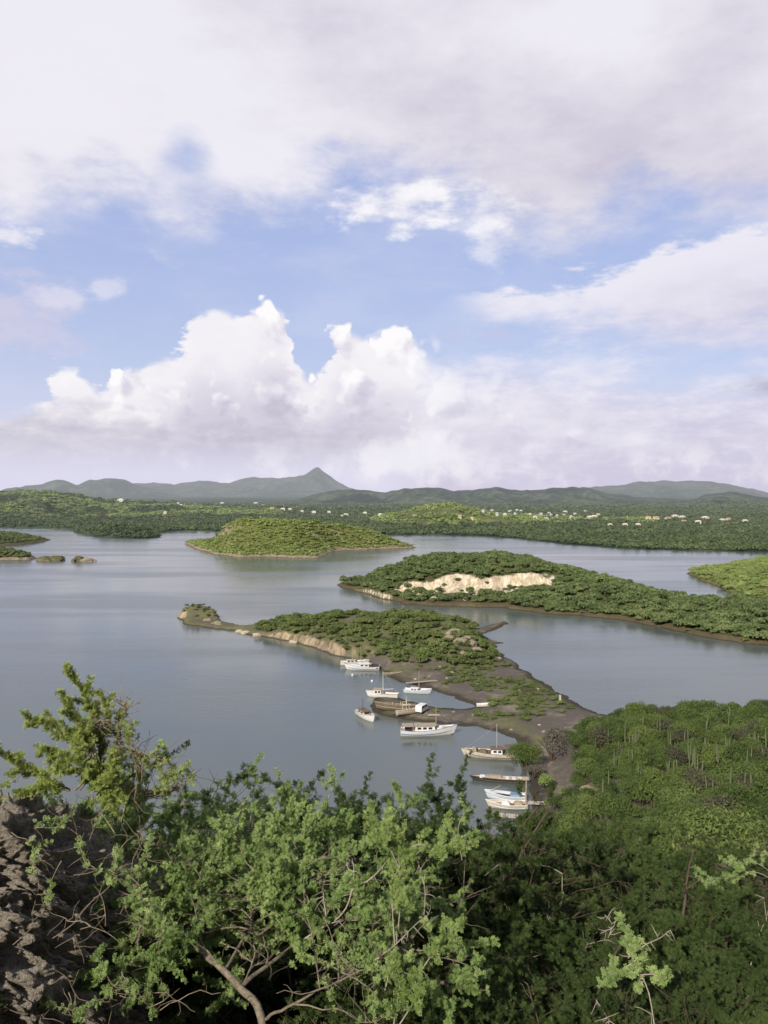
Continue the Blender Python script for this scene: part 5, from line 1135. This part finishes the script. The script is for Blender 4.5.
for pts in ([P(88, 780, 5.6), P(92, 750, 5.6), P(105, 730, 5.6), P(118, 735, 5.6), P(130, 745, 5.6), P(150, 756, 5.6), P(170, 762, 5.6), P(182, 775, 5.6)], [P(95, 785, 5.6), P(110, 755, 5.6), P(120, 748, 5.6), P(140, 752, 5.6), P(155, 765, 5.6)], [P(100, 790, 5.7), P(125, 785, 5.7), P(150, 795, 5.7), P(175, 788, 5.7), P(195, 775, 5.7)],
            [P(110, 795, 5.6), P(140, 770, 5.6), P(135, 755, 5.6)], [P(88, 770, 5.5), P(90, 735, 5.5), P(100, 722, 5.5)], [P(115, 745, 5.6), P(121, 725, 5.6), P(116, 708, 5.6)], [P(120, 790, 5.7), P(135, 800, 5.7), P(165, 800, 5.7), P(180, 792, 5.7)]):
    q = smooth_path(pts, 20); q[1:] += np.cumsum(T.r.normal(size=(19, 3)) * .006, 0); T.limb(q, .010, .003, True)
    for k in range(48):
        i = T.r.integers(1, 19); w_ = T.wander(q[i], T.r.normal(size=3) + np.array([.2, 0, .2]), T.r.uniform(.06, .26), 5, .3); T.limb(w_, .003, .0012, True)
        if T.r.uniform() < .16: T.twig(w_, 1.5)
for px, py in ((160, 775), (172, 770), (178, 778), (190, 778), (126, 738), (168, 782)):
    q = T.wander(P(px, py, 5.6), (0.2, 0, 1), .14, 4, .3); T.twig(q, 1.5); T.twig(T.wander(q[0], T.r.normal(size=3), .12, 4, .3), 1.5)
finish(T, 'thorn_shrub', 'shrub with upright leafy shoots and tangled bare twigs on top of the rock at left', 'shrub', 'leaf_shrub', 'bark', 'twig_brown', dict(leaf=.030, pairs=4, lw=.008, ll=.012, per=2), loc=b0)

# --- leafy thorn trees filling the slope below the lookout
def thorn_proto(seed, boughs_n=9, leafy=1.0, mat='leaf_dark'):
    T = Tree(seed); r = T.r
    q = T.wander((0, 0, -.5), (r.normal() * .15, r.normal() * .15, 1), 1.2, 6, .12); T.limb(q, .06, .04)
    for k in range(boughs_n):
        a = 2 * math.pi * (k + r.uniform(-.3, .3)) / boughs_n; p = q[r.integers(3, 7)]
        w_ = T.wander(p, (math.cos(a), math.sin(a), r.uniform(.3, 1.1)), r.uniform(1.2, 1.9), 9, .16, .02); T.limb(w_, .024, .007)
        T.spawn(w_, 11, .62, .2, .5, .007, 2, .2, leafy)
    for k in range(3):
        w_ = T.wander(q[-1], (r.normal() * .5, r.normal() * .5, .9), r.uniform(.8, 1.2), 8, .16, .0); T.limb(w_, .018, .006); T.spawn(w_, 10, .6, .25, .5, .007, 2, .2, leafy)
    for k in range(4):
        a = r.uniform(0, 6.28); w_ = T.wander(q[-1], (math.cos(a), math.sin(a), .45), r.uniform(1.2, 1.6), 9, .22); T.limb(w_, .007, .0025, True)
        for j in range(14): T.limb(T.wander(w_[r.integers(4, 10)], r.normal(size=3), r.uniform(.05, .2), 3, .25), .0035, .0015, True)
    v, f = T.leaves(leaf=.042, pairs=4, lw=.011, ll=.018, per=3, gap=.46); print('proto', len(f))
    top = np.percentile(v[:, 2], 99.5); cm = mesh_arrays('crown', v, f); cm.materials.append(M[mat])
    tm = mesh_arrays('trunk', np.concatenate(T.wood.v), np.concatenate(T.wood.f), True); tm.materials.append(M['bark_dark'])
    bm_ = mesh_arrays('bare_branch', np.concatenate(T.bare.v), np.concatenate(T.bare.f), True); bm_.materials.append(M['twig_pale'])
    return cm, tm, bm_, top
TP = [thorn_proto(300 + i) for i in range(4)]
r5 = np.random.default_rng(51)
FT = [(270, 775, 8.8), (330, 785, 9.5), (375, 800, 10.5), (225, 800, 9.0), (430, 812, 11), (470, 822, 13), (395, 795, 13), (520, 828, 17), (560, 820, 22), (600, 822, 24), (445, 850, 8.2), (500, 868, 9.5), (545, 862, 13), (590, 868, 13), (640, 850, 17), (690, 862, 15), (745, 852, 16),
      (620, 905, 8.5), (690, 905, 9), (755, 880, 10), (560, 915, 7.4), (500, 935, 6.6), (650, 960, 6.2), (730, 955, 6.6), (580, 985, 5.4), (470, 990, 5.2), (690, 1000, 5.2), (770, 1000, 5.4), (415, 905, 6.8), (350, 820, 8.3), (530, 1010, 4.8), (640, 1035, 4.7), (420, 1030, 4.6), (180, 830, 8.0), (310, 840, 7.8), (800, 930, 7.5), (480, 885, 8.0)]
for i, (px, py, Yd) in enumerate(FT):
    py = py + (26 if px < 610 and py < 850 else 0); t = P(px, py, Yd); gz = float(near_h(t[0], t[1])); pr = TP[i % 4]; s = (t[2] - gz) / pr[3]
    s = max(.45, min(s, 1.6)); zb = t[2] - pr[3] * s
    side = 'left' if px < 400 else 'right'
    lab = ('dark green thorn tree in the tangle at the lower right of the slope', 'thorn trees on the shaded slope at right') if px > 440 else ('green thorn tree at the brow of the slope behind the sunlit tree', 'thorn trees behind the sunlit tree')
    e = empty('thorn_tree', lab[0], 'tree', (t[0], t[1], zb), r5.uniform(0, 6.28), lab[1]); e.scale = (s, s, s)
    for nm, me in (('crown', pr[0]), ('trunk', pr[1]), ('bare_branch', pr[2])):
        o = bpy.data.objects.new(nm, me); col.objects.link(o); o.parent = e

# --- single sunlit sprays that stand out of the shade
def spray(name, label, pts, mat, seed, lf=3.5, bare=None, wood='twig_pale', n=6, L=.2):
    T = Tree(seed); q0 = None
    for pp in pts:
        q = smooth_path(pp, 14); q0 = q[0] if q0 is None else q0; T.limb(q, .005, .002); T.spawn(q, n, L, .2, .6, .003, 1, .35, lf * .36); T.twig(q[6:], lf * .4)
    for pp in (bare or []):
        T.bares.append(T.bare) if T.bare.n else None; T.bare = Acc(); q = smooth_path(pp, 12); T.limb(q, .0042, .0018, True)
        for k in range(12): T.limb(T.wander(q[T.r.integers(1, 12)], T.r.normal(size=3), T.r.uniform(.03, .10), 3, .2), .003, .0013, True)
    return finish(T, name, label, 'sapling', mat, wood, 'twig_pale', dict(leaf=.032, pairs=4, lw=.0085, ll=.013, per=2), loc=q0)
spray('thorn_sapling', 'pale sunlit leafy branch with a thorny bare stem rising right of the sunlit tree', [[P(385, 990, 5.0), P(398, 930, 5.1), P(400, 880, 5.2), P(398, 850, 5.2), P(395, 835, 5.2)], [P(398, 870, 5.2), P(415, 845, 5.2), P(440, 850, 5.2), P(460, 845, 5.2)], [P(400, 870, 5.2), P(388, 845, 5.2), P(380, 838, 5.2)], [P(395, 950, 5.0), P(392, 900, 5.1), P(394, 880, 5.1)]], 'leaf_bright', 401, 5.0,
      [[P(424, 915, 5.1), P(425, 890, 5.1), P(420, 868, 5.15), P(415, 852, 5.2)], [P(375, 960, 5.0), P(395, 945, 5.0), P(415, 925, 5.05), P(432, 912, 5.1)]], n=9)
spray('thorn_sapling', 'sunlit leafy spray pointing up right low in the middle of the picture', [[P(405, 1000, 4.6), P(425, 965, 4.7), P(445, 938, 4.75), P(464, 922, 4.8)]], 'leaf_bright', 402, 5.0, n=7, L=.10)
spray('thorn_sapling', 'bright leafy sprays at the bottom edge right of the pale trunk', [[P(390, 1050, 4.4), P(396, 1010, 4.5), P(400, 985, 4.5)], [P(396, 1030, 4.4), P(412, 1005, 4.45), P(420, 990, 4.5)]], 'leaf_bright', 403, 5.0, n=8, L=.14)
spray('thorn_sapling', 'sunlit sprig with white bare twigs standing out of the dark leaves at lower right', [[P(655, 1030, 4.9), P(648, 990, 4.95), P(634, 962, 5.0), P(632, 938, 5.1), P(618, 915, 5.1)], [P(640, 975, 5.0), P(655, 975, 5.0), P(662, 985, 5.0)], [P(636, 960, 5.0), P(622, 970, 5.0), P(613, 975, 5.0)]], 'leaf_near', 404, 5.0,
      [[P(628, 958, 5.05), P(645, 945, 5.1), P(660, 938, 5.1), P(670, 930, 5.1)], [P(605, 915, 5.1), P(612, 925, 5.1), P(608, 938, 5.1)], [P(596, 1000, 4.8), P(604, 1012, 4.8), P(610, 1022, 4.8)]], n=7, L=.13)
spray('thorn_sapling', 'tall thin leafy sprig rising in front of the water near the moored boats', [[P(250, 830, 7.0), P(252, 800, 7.0), P(256, 775, 7.0), P(252, 766, 7.0)]], 'leaf_near', 405, 5.0, n=7, L=.16)
spray('thorn_sapling', 'leafy sprig standing above the brow in front of the water at centre', [[P(405, 850, 7.0), P(402, 815, 7.0), P(398, 790, 7.0)], [P(402, 815, 7.0), P(415, 800, 7.0)]], 'leaf_near', 406, 5.0, n=6, L=.13)
spray('thorn_sapling', 'thin sprig with one leafy tuft in front of the water left of the barge', [[P(462, 860, 7.5), P(458, 830, 7.5), P(464, 812, 7.5), P(461, 800, 7.5)]], 'leaf_near', 407, 2.0, n=4, L=.10)
spray('thorn_sapling', 'sunlit leafy spray at the right edge above the dark slope', [[P(790, 890, 9), P(765, 868, 9), P(750, 862, 9), P(735, 868, 9)], [P(780, 885, 9), P(755, 872, 9), P(725, 878, 9), P(705, 885, 9)]], 'leaf_near', 408, 4.0, n=9, L=.25)
spray('thorn_sapling', 'bent leafy sprig over the brow right of the sunlit tree', [[P(330, 830, 8.0), P(328, 800, 8.0), P(335, 782, 8.0), P(330, 774, 8.0)]], 'leaf_near', 409, 4.0, n=6, L=.16)

# --- rough limestone at lower left
def near_rock():
    """a pitted limestone face leaning back from the lookout, displaced along its normal"""
    n, m = 460, 560; u = np.linspace(-1.5, 1.15, n); w_ = np.linspace(0, 1, m); U, W = np.meshgrid(u, w_)
    ang = sstep(.72, 1.0, W)
    X = -2.75 + U * 1.0 - .0 * W; Yv = 3.55 + 2.0 * W + .9 * ang - .25 * np.cos(U * 1.4); Zc = 46.0 + 1.95 * sstep(-.15, .86, W) - .9 * ang ** 2
    edge = sstep(.25, 1.15, U + .25 * (fbm(U * 2, W * 4, 140) - .5)); Zc = Zc - 1.5 * edge * (1 - .25 * W); Yv = Yv + .7 * edge
    S = np.stack([X, Yv, Zc], -1); du = np.gradient(S, axis=1); dw = np.gradient(S, axis=0); N = np.cross(du, dw); N /= np.linalg.norm(N, axis=2)[..., None]
    a = U * 1.0; b = W * 2.9
    big = (fbm(a * 1.6, b * 1.6, 141, 3) - .5) * .34
    led = (fbm(a * 4.5, b * 6.5, 143, 4) - .5) * .17
    rid = (.5 - np.abs(fbm(a * 10, b * 10, 145, 4) - .5) * 2) * .13
    pit = -np.clip(fbm(a * 13, b * 13, 149, 3) - .50, 0, 1) * .45; fin = (fbm(a * 38, b * 38, 147, 4) - .5) * .15
    S = S + N * (big + led + rid + pit + fin)[..., None]
    v = S.reshape(-1, 3); i = (np.arange(m - 1)[:, None] * n + np.arange(n - 1)[None, :]).ravel(); f = np.stack([i, i + 1, i + n + 1, i + n], -1)
    o = link('rock_crag', mesh_arrays('rock_crag', v, f, True), M['rock_near']); tag(o, 'rough pitted grey brown limestone crag in the lower left corner under the shrub', 'rock')
near_rock()
T = Tree(501); b0 = P(80, 930, 4.6); stems = []
for k in range(48):
    T.wood = Acc(); px, py = T.r.uniform(0, 160), T.r.uniform(810, 1020); p = P(px, py, T.r.uniform(4.3, 4.9)); w_ = T.wander(p, T.r.normal(size=3) + np.array([.2, -.2, .6]), T.r.uniform(.2, .5), 7, .3); T.limb(w_, .0032, .0014)
    for j in range(4): T.limb(T.wander(w_[T.r.integers(2, 7)], T.r.normal(size=3), .14, 4, .3), .002, .001)
    stems.append(T.wood)
    if k % 2 == 0: T.twig(w_[2:], 1.5)
e = empty('dry_brush', 'tangle of dry pale twigs with a few leafy tufts growing over the limestone crag', 'brush', b0)
v, f = T.leaves(leaf=.030, pairs=4, lw=.008, ll=.012, per=2); link('foliage', mesh_arrays('foliage', v - b0, f), M['leaf_near'], e)
for A_ in stems: link('stem', mesh_arrays('stem', np.concatenate(A_.v) - b0, np.concatenate(A_.f), True), M['twig_brown'], e)
